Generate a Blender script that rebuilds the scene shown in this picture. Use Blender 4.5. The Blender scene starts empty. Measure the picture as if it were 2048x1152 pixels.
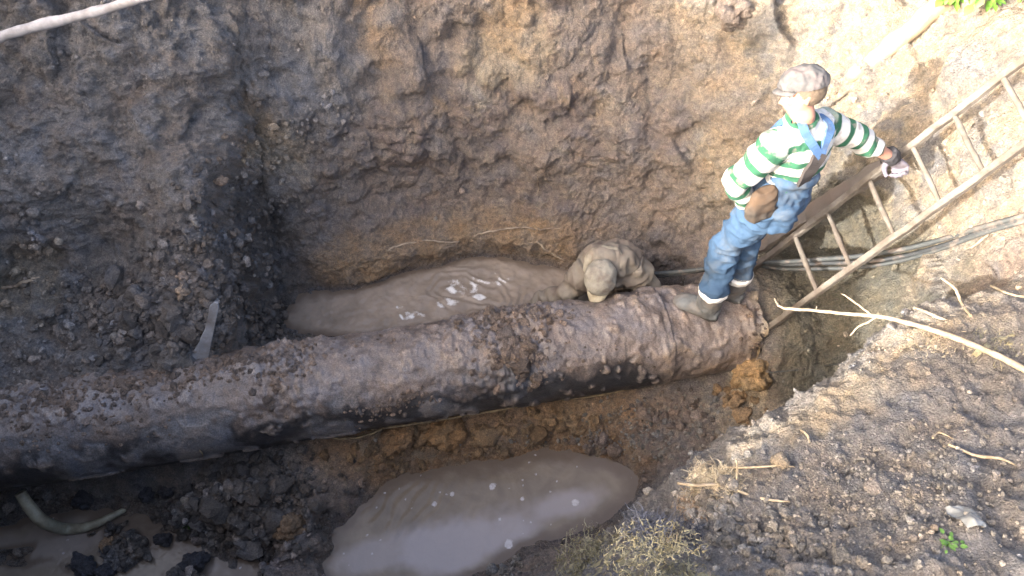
import bpy, bmesh, math, random
import numpy as np
from mathutils import Vector, Matrix
from mathutils.bvhtree import BVHTree

random.seed(7)
rng = np.random.default_rng(7)
S = bpy.context.scene
COL = S.collection
R = math.radians

# ------------------------------------------------------------------ camera, sky, sun, exposure
PITCH = 55.0
CAMZ = 4.7
cd = bpy.data.cameras.new('camera')
cam = bpy.data.objects.new('camera', cd)
COL.objects.link(cam)
cam.location = (0, 0, CAMZ)
cam.rotation_euler = (R(90 - PITCH), 0, 0)
cd.sensor_width = 36.0
cd.lens = 36.0 * 1600 / 2048
cd.clip_start = 0.05
cd.clip_end = 500
S.camera = cam

SUN_DIR = Vector((1.0, 0.68, -0.52)).normalized()      # the way the light travels
w = bpy.data.worlds.new('World')
S.world = w
w.use_nodes = True
nt = w.node_tree
nt.nodes.clear()
sky = nt.nodes.new('ShaderNodeTexSky')
sky.sky_type = 'NISHITA'
sky.sun_disc = False
elev = math.asin(-SUN_DIR.z)
az = math.atan2(-SUN_DIR.x, -SUN_DIR.y)
sky.sun_elevation = elev
sky.sun_rotation = az
sky.air_density = 0.7
sky.dust_density = 9.0
sky.ozone_density = 0.0
bg = nt.nodes.new('ShaderNodeBackground')
bg.inputs['Strength'].default_value = 0.15
ow = nt.nodes.new('ShaderNodeOutputWorld')
nt.links.new(sky.outputs[0], bg.inputs['Color'])
nt.links.new(bg.outputs[0], ow.inputs['Surface'])

sl = bpy.data.lights.new('sun', 'SUN')
sl.energy = 2.0
sl.angle = R(1.4)
sl.color = (1.0, 0.95, 0.88)
so = bpy.data.objects.new('sun', sl)
COL.objects.link(so)
so.rotation_euler = SUN_DIR.to_track_quat('-Z', 'Y').to_euler()
so.location = (-8, -6, 9)

S.view_settings.view_transform = 'Standard'
S.view_settings.look = 'None'
S.view_settings.gamma = 1.0
S.view_settings.exposure = 2.72

# ------------------------------------------------------------------ helpers
CT, ST = math.cos(R(PITCH)), math.sin(R(PITCH))


def J(px, py, t):
    """world point seen in direction (px, py) of the photo at axial distance t"""
    u = (px - 1024) / 1600.0
    v = (576 - py) / 1600.0
    return Vector((u * t, (CT + v * ST) * t, CAMZ - (ST - v * CT) * t))


def JZ(px, py, z):
    v = (576 - py) / 1600.0
    return J(px, py, (CAMZ - z) / (ST - v * CT))


def hsh(i, j, k, seed):
    with np.errstate(over='ignore'):
        h = (i.astype(np.uint32) * np.uint32(374761393) + j.astype(np.uint32) * np.uint32(668265263)
             + k.astype(np.uint32) * np.uint32(2147483647) + np.uint32((seed * 144665 + 12345) & 0xffffffff))
        h = (h ^ (h >> np.uint32(13))) * np.uint32(1274126177)
        h = (h ^ (h >> np.uint32(16))) * np.uint32(2246822519)
        h = h ^ (h >> np.uint32(13))
    return h


def pnoise(p, scale, seed=0):
    """gradient noise, about -1..1; p is (n,3), scale is cells per metre (number or triple)"""
    q = p * np.asarray(scale, dtype=float) + 1000.37
    i0 = np.floor(q).astype(np.int64)
    f = q - i0
    s = f * f * f * (f * (f * 6 - 15) + 10)
    out = np.zeros(len(p))
    for dx in (0, 1):
        wx = s[:, 0] if dx else 1 - s[:, 0]
        for dy in (0, 1):
            wy = s[:, 1] if dy else 1 - s[:, 1]
            for dz in (0, 1):
                wz = s[:, 2] if dz else 1 - s[:, 2]
                h = hsh(i0[:, 0] + dx, i0[:, 1] + dy, i0[:, 2] + dz, seed)
                a = (h & np.uint32(1023)).astype(float) * (2 * math.pi / 1024)
                b = ((h >> np.uint32(10)) & np.uint32(1023)).astype(float) / 511.5 - 1
                r = np.sqrt(np.maximum(0, 1 - b * b))
                g = np.cos(a) * r * (f[:, 0] - dx) + np.sin(a) * r * (f[:, 1] - dy) + b * (f[:, 2] - dz)
                out += wx * wy * wz * g
    return out * 1.6


def fbm(p, scale, octaves=4, gain=0.5, seed=0):
    out = np.zeros(len(p))
    a = 1.0
    sc = np.asarray(scale, dtype=float)
    for o in range(octaves):
        out += a * pnoise(p, sc, seed + o * 17)
        a *= gain
        sc = sc * 2.03
    return out


def worley(p, scale, seed=0):
    """distance to the nearest feature point (approximate, 0..~1) and a random value of its cell"""
    q = p * np.asarray(scale, dtype=float) + 500.21
    base = np.floor(q - 0.5).astype(np.int64)
    best = np.full(len(p), 9.0)
    val = np.zeros(len(p))
    for dx in (0, 1):
        for dy in (0, 1):
            for dz in (0, 1):
                c = base + np.array([dx, dy, dz])
                h = hsh(c[:, 0], c[:, 1], c[:, 2], seed)
                fx = (h & np.uint32(1023)).astype(float) / 1023 * .7 + .15
                fy = ((h >> np.uint32(10)) & np.uint32(1023)).astype(float) / 1023 * .7 + .15
                fz = ((h >> np.uint32(20)) & np.uint32(1023)).astype(float) / 1023 * .7 + .15
                d = (c[:, 0] + fx - q[:, 0]) ** 2 + (c[:, 1] + fy - q[:, 1]) ** 2 + (c[:, 2] + fz - q[:, 2]) ** 2
                m = d < best
                best = np.where(m, d, best)
                val = np.where(m, fx, val)
    return np.sqrt(best), (val - .15) / .7


def sm(a, b, x):
    t = np.clip((x - a) / (b - a), 0, 1)
    return t * t * (3 - 2 * t)


def mesh_np(name, verts, quads, mat=None, smooth=True, col=None, attrs=None):
    me = bpy.data.meshes.new(name)
    nq = len(quads)
    k = quads.shape[1]
    me.vertices.add(len(verts))
    me.vertices.foreach_set('co', np.ascontiguousarray(verts, dtype=np.float32).ravel())
    me.loops.add(nq * k)
    me.loops.foreach_set('vertex_index', np.ascontiguousarray(quads, dtype=np.int32).ravel())
    me.polygons.add(nq)
    me.polygons.foreach_set('loop_start', np.arange(0, nq * k, k, dtype=np.int32))
    me.polygons.foreach_set('use_smooth', np.full(nq, smooth, dtype=bool))
    if col is not None:
        a = me.color_attributes.new('tint', 'FLOAT_COLOR', 'POINT')
        c4 = np.ones((len(verts), 4), dtype=np.float32)
        c4[:, :3] = col
        a.data.foreach_set('color', c4.ravel())
    for an, av in (attrs or {}).items():
        a = me.attributes.new(an, 'FLOAT', 'POINT')
        a.data.foreach_set('value', np.ascontiguousarray(av, dtype=np.float32))
    me.update(calc_edges=True)
    me.validate()
    if mat:
        me.materials.append(mat)
    return me


def link(name, me, parent=None):
    o = bpy.data.objects.new(name, me)
    COL.objects.link(o)
    if parent is not None:
        o.parent = parent
        o.matrix_parent_inverse = parent.matrix_world.inverted() if parent.type != 'EMPTY' else Matrix.Translation(-parent.location)
    return o


def tag(o, label=None, cat=None, group=None, kind=None):
    if label: o['label'] = label
    if cat: o['category'] = cat
    if group: o['group'] = group
    if kind: o['kind'] = kind
    return o


def empty(name, loc):
    o = bpy.data.objects.new(name, None)
    COL.objects.link(o)
    o.location = loc
    return o


def grid_quads(nu, nv):
    i = np.arange(nu - 1)[:, None] * nv + np.arange(nv - 1)[None, :]
    i = i.ravel()
    return np.stack([i, i + nv, i + nv + 1, i + 1], axis=1)


# ------------------------------------------------------------------ materials
def new_mat(name):
    m = bpy.data.materials.new(name)
    m.use_nodes = True
    n = m.node_tree
    n.nodes.clear()
    out = n.nodes.new('ShaderNodeOutputMaterial')
    b = n.nodes.new('ShaderNodeBsdfPrincipled')
    n.links.new(b.outputs[0], out.inputs['Surface'])
    return m, n, b


def N(n, typ, **kw):
    nd = n.nodes.new(typ)
    for k, v in kw.items():
        setattr(nd, k, v)
    return nd


def noise_node(n, scale, detail=6, rough=.6, coords=None, dist=0.0):
    t = N(n, 'ShaderNodeTexNoise')
    t.inputs['Scale'].default_value = scale
    t.inputs['Detail'].default_value = detail
    t.inputs['Roughness'].default_value = rough
    t.inputs['Distortion'].default_value = dist
    if coords is not None:
        n.links.new(coords, t.inputs['Vector'])
    return t


def ramp(n, src, stops):
    r = N(n, 'ShaderNodeValToRGB')
    el = r.color_ramp.elements
    while len(el) > 1:
        el.remove(el[-1])
    el[0].position = stops[0][0]
    el[0].color = (*stops[0][1], 1)
    for p, c in stops[1:]:
        e = el.new(p)
        e.color = (*c, 1)
    n.links.new(src, r.inputs[0])
    return r


def g3(v):
    return (v, v, v)


def mixc(n, mode, fac, a, b):
    m = N(n, 'ShaderNodeMix', data_type='RGBA', blend_type=mode)
    for sock, v in ((m.inputs[0], fac), (m.inputs[6], a), (m.inputs[7], b)):
        if isinstance(v, (int, float)):
            sock.default_value = v
        elif isinstance(v, tuple):
            sock.default_value = (*v, 1)
        else:
            n.links.new(v, sock)
    return m.outputs[2]


def soil_material(name, rough=(.45, .85), spec=.5, bump=.9, vary=(.52, 1.48), pebbles=True, bdist=.03):
    m, n, b = new_mat(name)
    at = N(n, 'ShaderNodeAttribute', attribute_name='tint')
    geo = N(n, 'ShaderNodeNewGeometry')
    pos = geo.outputs['Position']
    n1 = noise_node(n, 28, 9, .68, pos)
    r1 = ramp(n, n1.outputs[0], [(.28, g3(vary[0])), (.5, g3(1.0)), (.72, g3(vary[1]))])
    c = mixc(n, 'MULTIPLY', 1.0, at.outputs['Color'], r1.outputs[0])
    n2 = noise_node(n, 130, 5, .7, pos)
    r2 = ramp(n, n2.outputs[0], [(.3, g3(.5)), (.5, g3(1.0)), (.72, g3(1.7))])
    c = mixc(n, 'MULTIPLY', 1.0, c, r2.outputs[0])
    # hue wander between cool and warm earth
    n3 = noise_node(n, 7, 6, .6, pos)
    r3 = ramp(n, n3.outputs[0], [(.35, (.9, .98, 1.12)), (.5, (1, 1, 1)), (.66, (1.06, .99, .92))])
    c = mixc(n, 'MULTIPLY', 1.0, c, r3.outputs[0])
    if pebbles:
        vo = N(n, 'ShaderNodeTexVoronoi')
        vo.inputs['Scale'].default_value = 42
        n.links.new(pos, vo.inputs['Vector'])
        rv = ramp(n, vo.outputs['Distance'], [(.10, g3(1)), (.17, g3(0))])
        sep = N(n, 'ShaderNodeSeparateColor')
        n.links.new(vo.outputs['Color'], sep.inputs[0])
        rs = ramp(n, sep.outputs[0], [(.86, g3(0)), (.9, g3(.75))])
        mm = N(n, 'ShaderNodeMath', operation='MULTIPLY')
        n.links.new(rv.outputs[0], mm.inputs[0])
        n.links.new(rs.outputs[0], mm.inputs[1])
        c = mixc(n, 'MIX', mm.outputs[0], c, (.36, .32, .27))
    n.links.new(c, b.inputs['Base Color'])
    n4 = noise_node(n, 11, 5, .6, pos)
    rr = N(n, 'ShaderNodeMapRange')
    rr.inputs['From Min'].default_value = .35
    rr.inputs['From Max'].default_value = .65
    rr.inputs['To Min'].default_value = rough[0]
    rr.inputs['To Max'].default_value = rough[1]
    n.links.new(n4.outputs[0], rr.inputs[0])
    wt = N(n, 'ShaderNodeAttribute', attribute_name='wet')
    wm = N(n, 'ShaderNodeMath', operation='MULTIPLY_ADD')
    wm.inputs[1].default_value = -.35
    n.links.new(wt.outputs['Fac'], wm.inputs[0])
    n.links.new(rr.outputs[0], wm.inputs[2])
    n.links.new(wm.outputs[0], b.inputs['Roughness'])
    b.inputs['Specular IOR Level'].default_value = spec
    bp = N(n, 'ShaderNodeBump')
    bp.inputs['Strength'].default_value = bump
    bp.inputs['Distance'].default_value = bdist
    n5 = noise_node(n, 75, 8, .78, pos)
    vg = N(n, 'ShaderNodeTexVoronoi')
    vg.inputs['Scale'].default_value = 95
    n.links.new(pos, vg.inputs['Vector'])
    hm = N(n, 'ShaderNodeMath', operation='MULTIPLY_ADD')
    n.links.new(vg.outputs['Distance'], hm.inputs[0])
    hm.inputs[1].default_value = -.35
    n.links.new(n5.outputs[0], hm.inputs[2])
    n.links.new(hm.outputs[0], bp.inputs['Height'])
    n.links.new(bp.outputs[0], b.inputs['Normal'])
    return m


def plain_material(name, col, rough=.7, noise=18, amt=.25, bump=.25, dist=.004, spec=.4, dirt=None, dirt_amt=.45, stretch=None):
    """a surface with mottling, stains and a little relief"""
    m, n, b = new_mat(name)
    tc = N(n, 'ShaderNodeTexCoord')
    src = tc.outputs['Object']
    if stretch:
        mp = N(n, 'ShaderNodeMapping')
        mp.inputs['Scale'].default_value = stretch
        n.links.new(src, mp.inputs[0])
        src = mp.outputs[0]
    n1 = noise_node(n, noise, 7, .65, src)
    r1 = ramp(n, n1.outputs[0], [(.3, g3(1 - amt)), (.5, g3(1)), (.7, g3(1 + amt))])
    c = mixc(n, 'MULTIPLY', 1.0, col, r1.outputs[0])
    if dirt:
        n2 = noise_node(n, noise * .45, 6, .65, tc.outputs['Object'])
        r2 = ramp(n, n2.outputs[0], [(.62 - dirt_amt * .4, g3(0)), (.78 - dirt_amt * .3, g3(1))])
        c = mixc(n, 'MIX', r2.outputs[0], c, dirt)
    n.links.new(c, b.inputs['Base Color'])
    b.inputs['Roughness'].default_value = rough
    b.inputs['Specular IOR Level'].default_value = spec
    bp = N(n, 'ShaderNodeBump')
    bp.inputs['Strength'].default_value = bump
    bp.inputs['Distance'].default_value = dist
    n5 = noise_node(n, noise * 3, 6, .65, src)
    n.links.new(n5.outputs[0], bp.inputs['Height'])
    n.links.new(bp.outputs[0], b.inputs['Normal'])
    return m


M_SOIL = soil_material('soil', rough=(.30, .75), spec=.75)
M_CLOD = soil_material('clod_soil', rough=(.35, .8), bump=.7)

# ------------------------------------------------------------------ the pit: one lofted sheet of earth
PIPE_R = .282


def yc(x): return 2.404 + .2 * x
def zc(x): return .52 - .04 * x


# feature order: far behind camera, ground behind, near rim, near bank, crest, foot, floor, shore, under pipe, behind pipe,
#                pool edge, pool floor, pool far edge, wall foot, wall low, wall mid, wall high, far rim, far ground
def lvl(z, ys): return [(y, z) for y in ys]


ST_ = {
 -60: [(-60, 3), (-20, 3.1), (0.2, 3), (.7, 3), (1.0, 3), (1.3, 3), (1.5, 3), (1.7, 3), (1.9, 3), (2.2, 3), (2.35, 3), (2.5, 3), (2.7, 3), (2.9, 3), (3.2, 3), (3.6, 3.05), (4.2, 3.1), (5.5, 3.1), (60, 3)],
 -4.6: [(-60, 3), (-1.2, 3.1), (0.2, 3), (.7, 3), (1.0, 3), (1.3, 3), (1.5, 3), (1.7, 3), (1.9, 3), (2.2, 3), (2.35, 3), (2.5, 3), (2.7, 3), (2.9, 3), (3.2, 3), (3.6, 3.05), (4.2, 3.1), (5.0, 3.1), (60, 3)],
 -4.0: [(-60, 3), (-1.2, 3.1), (0.2, 3), (.6, 2.8), (.9, 2.3), (1.1, 1.8), (1.3, 1.5), (1.5, 1.3), (1.6, 1.2), (1.85, 1.5), (2.0, 1.6), (2.2, 1.7), (2.5, 1.8), (2.7, 2.1), (2.9, 2.4), (3.2, 2.7), (3.7, 3.0), (4.6, 3.1), (60, 3)],
 -3.3: [(-60, 3), (-1.2, 3.05), (.25, 3), (.5, 2.0), (.75, 1.1), (1.0, .2), (1.25, -.12), (1.45, -.1), (1.62, .2), (1.88, .93), (2.2, 1.0), (2.35, 1.05), (2.5, 1.15), (2.65, 1.5), (2.85, 1.8), (3.1, 2.1), (3.5, 2.5), (4.3, 3.1), (60, 3)],
 -2.6: [(-60, 3), (-1.2, 3.0), (.3, 2.95), (.52, 2.0), (.78, 1.05), (1.0, .15), (1.25, -.12), (1.5, -.1), (1.75, .15), (2.0, .93), (2.26, 1.0), (2.42, 1.04), (2.56, 1.12), (2.72, 1.45), (2.93, 1.75), (3.2, 2.05), (3.55, 2.4), (4.2, 3.0), (60, 3)],
 -2.1: [(-60, 3), (-1.2, 3.0), (.3, 2.95), (.52, 2.0), (.78, 1.05), (1.0, .15), (1.25, -.1), (1.5, -.03), (1.85, .2), (2.10, .90), (2.34, 1.0), (2.5, 1.1), (2.64, 1.2), (2.78, 1.45), (3.0, 1.75), (3.3, 2.05), (3.7, 2.45), (4.3, 3.0), (60, 3)],
 -1.68: [(-60, 3), (-1.2, 3.0), (.3, 2.95), (.52, 2.0), (.78, 1.05), (1.0, .15), (1.3, -.02), (1.55, .12), (1.9, .22), (2.22, .82), (2.42, .95), (2.54, 1.07), (2.66, 1.2), (2.8, 1.45), (3.14, 1.55), (3.44, 1.88), (3.85, 2.36), (4.35, 3.0), (60, 3)],
 -1.55: [(-60, 3), (-1.2, 3.0), (.3, 2.95), (.52, 2.0), (.78, 1.05), (1.0, .15), (1.3, .0), (1.55, .18), (1.95, .24), (2.34, .5), (2.64, .33), (2.88, .26), (3.12, .34), (3.26, .5), (3.40, 1.1), (3.60, 1.62), (3.93, 2.28), (4.4, 3.0), (60, 3)],
 -1.15: [(-60, 3), (-1.2, 3.0), (.32, 2.9), (.55, 2.0), (.8, 1.0), (1.02, .1), (1.35, .0), (1.65, .12), (2.02, .26), (2.43, .44), (2.7, .28), (2.92, .08), (3.10, .24), (3.13, .46), (3.28, .53), (3.60, 1.3), (3.98, 2.2), (4.45, 2.9), (60, 3)],
 -.6: [(-60, 3), (-1.2, 2.9), (.34, 2.8), (.58, 1.9), (.85, .95), (1.08, .08), (1.45, -.14), (1.84, .0), (2.14, .24), (2.54, .40), (2.76, .25), (3.0, .06), (3.28, .23), (3.31, .46), (3.46, .53), (3.74, 1.3), (4.1, 2.15), (4.5, 2.8), (60, 3)],
 -.1: [(-60, 3), (-1.2, 2.8), (.36, 2.65), (.62, 1.7), (.92, .8), (1.36, .0), (1.6, -.14), (1.93, .0), (2.23, .24), (2.64, .38), (2.88, .25), (3.1, .06), (3.38, .23), (3.41, .44), (3.56, .51), (3.82, 1.3), (4.15, 2.1), (4.6, 2.75), (60, 3)],
 .2: [(-60, 3), (-1.2, 2.75), (.4, 2.45), (.75, 1.55), (1.06, .72), (1.52, .0), (1.72, -.12), (1.99, .0), (2.28, .24), (2.70, .34), (2.9, .22), (3.08, .04), (3.32, .24), (3.37, .42), (3.52, .52), (3.84, 1.3), (4.15, 2.1), (4.6, 2.7), (60, 3)],
 .6: [(-60, 3), (-1.2, 2.75), (.5, 2.3), (.9, 1.62), (1.24, 1.16), (1.56, .10), (1.82, -.06), (1.99, .03), (2.34, .24), (2.76, .22), (2.88, .08), (3.05, .0), (3.28, .25), (3.42, .45), (3.66, .9), (3.92, 1.5), (4.2, 2.05), (4.6, 2.6), (60, 3)],
 1.0: [(-60, 3), (-1.2, 2.7), (.6, 2.15), (1.0, 1.78), (1.41, 1.56), (1.64, .34), (1.80, .16), (2.05, .2), (2.42, .28), (2.84, .24), (2.92, .02), (3.06, -.02), (3.20, .12), (3.36, .45), (3.6, .9), (3.88, 1.5), (4.15, 2.0), (4.6, 2.5), (60, 3)],
 1.35: [(-60, 3), (-1.2, 2.6), (.7, 2.15), (1.15, 1.82), (1.57, 1.64), (1.77, .45), (1.92, .26), (2.15, .28), (2.46, .34), (2.9, .62), (3.0, .62), (3.1, .55), (3.2, .52), (3.32, .55), (3.5, .95), (3.75, 1.5), (4.05, 1.95), (4.5, 2.4), (60, 3)],
 1.62: [(-60, 3), (-1.2, 2.6), (.8, 2.15), (1.3, 1.85), (1.77, 1.69), (1.93, .55), (2.06, .38), (2.25, .4), (2.5, .70), (2.8, .78), (2.95, .70), (3.05, .6), (3.12, .6), (3.22, .7), (3.38, 1.0), (3.6, 1.5), (3.9, 1.9), (4.4, 2.3), (60, 3)],
 1.9: [(-60, 3), (-1.2, 2.6), (.85, 2.15), (1.4, 1.88), (1.96, 1.74), (2.10, .7), (2.22, .52), (2.35, .52), (2.5, .62), (2.75, .7), (2.88, .7), (2.98, .74), (3.05, .8), (3.14, .95), (3.3, 1.25), (3.48, 1.55), (3.75, 1.9), (4.3, 2.2), (60, 3)],
 2.12: [(-60, 3), (-1.2, 2.6), (.9, 2.15), (1.5, 1.9), (2.03, 1.74), (2.2, 1.1), (2.3, .95), (2.4, .98), (2.52, 1.08), (2.68, 1.15), (2.8, 1.18), (2.9, 1.22), (3.0, 1.28), (3.1, 1.38), (3.22, 1.5), (3.42, 1.72), (3.7, 1.98), (4.2, 2.2), (60, 3)],
 2.32: [(-60, 3), (-1.2, 2.6), (.95, 2.15), (1.55, 1.92), (2.08, 1.8), (2.25, 1.55), (2.35, 1.48), (2.45, 1.5), (2.56, 1.56), (2.68, 1.62), (2.8, 1.65), (2.9, 1.68), (3.0, 1.72), (3.08, 1.78), (3.2, 1.86), (3.4, 1.98), (3.7, 2.1), (4.2, 2.25), (60, 3)],
 2.5: [(-60, 3), (-1.2, 2.6), (1.0, 2.2), (1.6, 2.0), (2.1, 1.95), (2.28, 1.92), (2.38, 1.94), (2.48, 1.97), (2.58, 2.0), (2.7, 2.04), (2.8, 2.06), (2.9, 2.08), (3.0, 2.1), (3.08, 2.12), (3.2, 2.14), (3.4, 2.18), (3.7, 2.25), (4.2, 2.3), (60, 3)],
 3.0: [(-60, 3), (-1.2, 2.6), (1.0, 2.3), (1.6, 2.25), (2.1, 2.2), (2.28, 2.2), (2.38, 2.2), (2.48, 2.2), (2.58, 2.2), (2.7, 2.2), (2.8, 2.2), (2.9, 2.2), (3.0, 2.22), (3.08, 2.23), (3.2, 2.25), (3.4, 2.27), (3.7, 2.3), (4.2, 2.35), (60, 3)],
 60: [(-60, 3), (-20, 3), (1.0, 3), (1.6, 3), (2.1, 3), (2.28, 3), (2.38, 3), (2.48, 3), (2.58, 3), (2.7, 3), (2.8, 3), (2.9, 3), (3.0, 3), (3.08, 3), (3.2, 3), (3.4, 3), (3.7, 3), (12, 3), (60, 3)],
}


def pchip(xs, ys, x):
    xs = np.asarray(xs, float)
    h = np.diff(xs)
    d = np.diff(ys, axis=0) / h[:, None]
    m = np.zeros_like(ys)
    w1 = (2 * h[1:] + h[:-1])[:, None]
    w2 = (h[1:] + 2 * h[:-1])[:, None]
    same = (d[1:] * d[:-1]) > 0
    with np.errstate(divide='ignore', invalid='ignore'):
        hm = (w1 + w2) / (w1 / d[:-1] + w2 / d[1:])
    m[1:-1] = np.where(same, hm, 0)
    m[0] = d[0]
    m[-1] = d[-1]
    k = np.clip(np.searchsorted(xs, x) - 1, 0, len(xs) - 2)
    t = ((x - xs[k]) / h[k])[:, None]
    hh = h[k][:, None]
    t2, t3 = t * t, t * t * t
    return ((2 * t3 - 3 * t2 + 1) * ys[k] + (t3 - 2 * t2 + t) * hh * m[k]
            + (-2 * t3 + 3 * t2) * ys[k + 1] + (t3 - t2) * hh * m[k + 1])


xs_st = sorted(ST_)
YT = np.array([[p[0] for p in ST_[x]] for x in xs_st], float)
ZT = np.array([[p[1] for p in ST_[x]] for x in xs_st], float)
NF = YT.shape[1]
ux = np.concatenate([-60 + np.linspace(0, 1, 14)[:-1] ** .5 * 54, np.linspace(-6, -3.4, 60)[:-1], np.linspace(-3.4, 3.0, 800),
                     np.linspace(3.0, 6, 40)[1:], 6 + np.linspace(0, 1, 14)[1:] ** 2 * 54])
Yc = pchip(xs_st, YT, ux)
Zc = pchip(xs_st, ZT, ux)
rows = [14, 34, 60, 60, 110, 30, 40, 40, 24, 34, 22, 24, 34, 60, 80, 70, 40, 14]
vk = np.concatenate([k + np.arange(r) / r for k, r in enumerate(rows)] + [[NF - 1.0]])
# catmull-rom with limited tangents along the profile
kk = np.arange(NF, dtype=float)
arc = np.sqrt(np.diff(Yc, axis=1) ** 2 + np.diff(Zc, axis=1) ** 2) + 1e-6
NV = len(vk)
NU = len(ux)
Yg = np.zeros((NU, NV))
Zg = np.zeros((NU, NV))
for A_, G_ in ((Yc, Yg), (Zc, Zg)):
    d = np.diff(A_, axis=1) / arc
    m = np.zeros_like(A_)
    m[:, 1:-1] = (d[:, :-1] * arc[:, 1:] + d[:, 1:] * arc[:, :-1]) / (arc[:, 1:] + arc[:, :-1])
    m[:, 0] = d[:, 0]
    m[:, -1] = d[:, -1]
    k = np.minimum(vk.astype(int), NF - 2)
    t = (vk - k)[None, :]
    h = arc[:, k]
    t2, t3 = t * t, t * t * t
    G_[:] = (2 * t3 - 3 * t2 + 1) * A_[:, k] + (t3 - 2 * t2 + t) * h * m[:, k] + (-2 * t3 + 3 * t2) * A_[:, k + 1] + (t3 - t2) * h * m[:, k + 1]
Xg = np.repeat(ux[:, None], NV, axis=1)

# unseen hollow added beside the viewer so low sun reaches the near bank's lip
Zg = Zg - 1.0 * np.exp(-((Xg + .9) / 1.15) ** 2 - ((Yg + .15) / .8) ** 2) * sm(1.9, 2.3, Zg)
# unseen ridge added behind the viewer's left, shaped to shade most of the pit
sd = np.array([SUN_DIR.x, SUN_DIR.y])
sd /= np.linalg.norm(sd)
wd = np.array([sd[1], -sd[0]])
sg = Xg * sd[0] + Yg * sd[1]
wg = Xg * wd[0] + Yg * wd[1]
crest = (3.40 + 1.0 * sm(-1.88, -2.2, wg) + 1.25 * sm(-.57, -.38, wg) - .45 * sm(-1.05, -.85, wg) * (1 - sm(-.55, -.42, wg)))
P0 = np.stack([wg.ravel(), np.zeros(wg.size), np.zeros(wg.size)], axis=1)
crest = crest + (.16 * pnoise(P0, 3.1, 91) + .10 * pnoise(P0, 8.0, 92)).reshape(crest.shape)
fade = sm(-9, -6.5, wg) * (1 - sm(3.5, 5, wg))
ridge = np.exp(-((sg + 2.9) / .62) ** 2)
Zg = Zg + np.maximum(0, crest - Zg) * ridge * fade * sm(1.9, 2.2, Zg)

P = np.stack([Xg, Yg, Zg], axis=2)


def grid_normals(P):
    du = np.gradient(P, axis=0)
    dv = np.gradient(P, axis=1)
    n = np.cross(du, dv)
    n /= np.linalg.norm(n, axis=2, keepdims=True) + 1e-9
    return n


Nn = grid_normals(P)
flat = P.reshape(-1, 3)
X, Y, Z = flat.T
near = ((X > -6) & (X < 6) & (Y > -4) & (Y < 8)).astype(float)
wallish = sm(.0, np.where((Y < yc(X)) & (X > -1.3), .18, .32), Z) * (1 - .8 * ((Z < .29) & (Y > yc(X) + .3)))          # the pools' beds stay quieter
leftdark = sm(-.75, -1.45, X + .25 * pnoise(flat, 1.7, 5))
nearbank = ((Y < 2.12) & (X > -.2)).astype(float) * sm(.5, .9, Z)
rightside = sm(1.5, 2.0, X)
big = .10 * pnoise(flat, (1.3, 1.3, 1.1), 1) + .075 * pnoise(flat, (3.0, 2.6, 2.0), 2)
# long scoops dragged down the far wall by the digger
drag = np.abs(pnoise(flat, (2.6, 1.2, 1.0), 3))
big += (-.05 * (1 - sm(0, .30, drag)) + .015) * sm(3.0, 3.4, Y) * sm(.5, .9, Z) * (1 - rightside)
warp = flat + .10 * np.stack([pnoise(flat, 3, 64), pnoise(flat, 3, 65), pnoise(flat, 3, 66)], 1)
db, vb = worley(warp, (2.6, 2.6, 3.4), 67)
db2, vb2 = worley(warp, (5.5, 5.5, 7), 68)
# the bucket's scrape marks low on the far wall
rotz = np.stack([flat[:, 0] * .97 - flat[:, 2] * .25, flat[:, 1], flat[:, 0] * .25 + flat[:, 2] * .97], 1)
scr = pnoise(rotz, (1.6, 1.6, 24), 69) * .011 + pnoise(rotz, (2.4, 2.4, 60), 70) * .005
big += scr * sm(-.1, .35, pnoise(flat, 1.4, 73)) * sm(2.9, 3.2, Y) * sm(.5, .7, Z)
big += ((vb - .5) * .10 * (1 - sm(.45, .7, db)) + (.5 - db) * .07 + (.5 - db2) * .032 * (vb2 > .4)) * sm(.5, .9, Z)
mid = .032 * pnoise(flat, 7.5, 4) + .022 * pnoise(flat, 14, 6) + .016 * (.25 - np.abs(pnoise(flat, 22, 13)))
d1, v1 = worley(flat + .03 * np.stack([pnoise(flat, 9, 61), pnoise(flat, 9, 62), pnoise(flat, 9, 63)], 1), 11, 7)
d2, v2 = worley(flat, 26, 8)
d3, v3 = worley(flat, 55, 9)
lump = (.62 - d1) * .045 * (v1 > .45) + (.6 - d2) * .020 + (.6 - d3) * .009
fine = .010 * pnoise(flat, 42, 10) + .0075 * pnoise(flat, 75, 11)
clodamt = .25 + .55 * leftdark + .25 * nearbank + .45 * sm(.1, .6, pnoise(flat, 1.5, 12)) + .2 * rightside
amp_big = np.where(near > 0, 1.0, 1.5) * (.25 + .75 * sm(.45, 1.0, Z))
amp_big = amp_big * (1 - .75 * nearbank)
disp = big * amp_big + (mid + fine) * (.35 + .65 * wallish) + lump * clodamt * (.4 + .6 * wallish)
# wet hummocks breaking the surface in the near left corner
disp = disp + (.16 * sm(-.05, .45, pnoise(flat, 2.9, 93) + .4 * pnoise(flat, 9, 94)) + .03 * pnoise(flat, 16, 95)) * sm(-.9, -1.25, X) * sm(.95, 1.1, Y) * (1 - sm(1.65, 1.8, Y)) * (Z < .3)
# keep the sheet clear of the pipe's own bed and of the pools' beds
bed = ((np.abs(Y - yc(X)) < .34) & (X < 1.5) & (X > -3.6) & (Z < .75)).astype(float)
disp = disp * (1 - .6 * bed)
disp = np.where((bed > 0) & (disp > .02), .02, disp)
Pd = flat + Nn.reshape(-1, 3) * (disp * near)[:, None]
flat0 = flat
flat = Pd
X, Y, Z = flat.T

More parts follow.
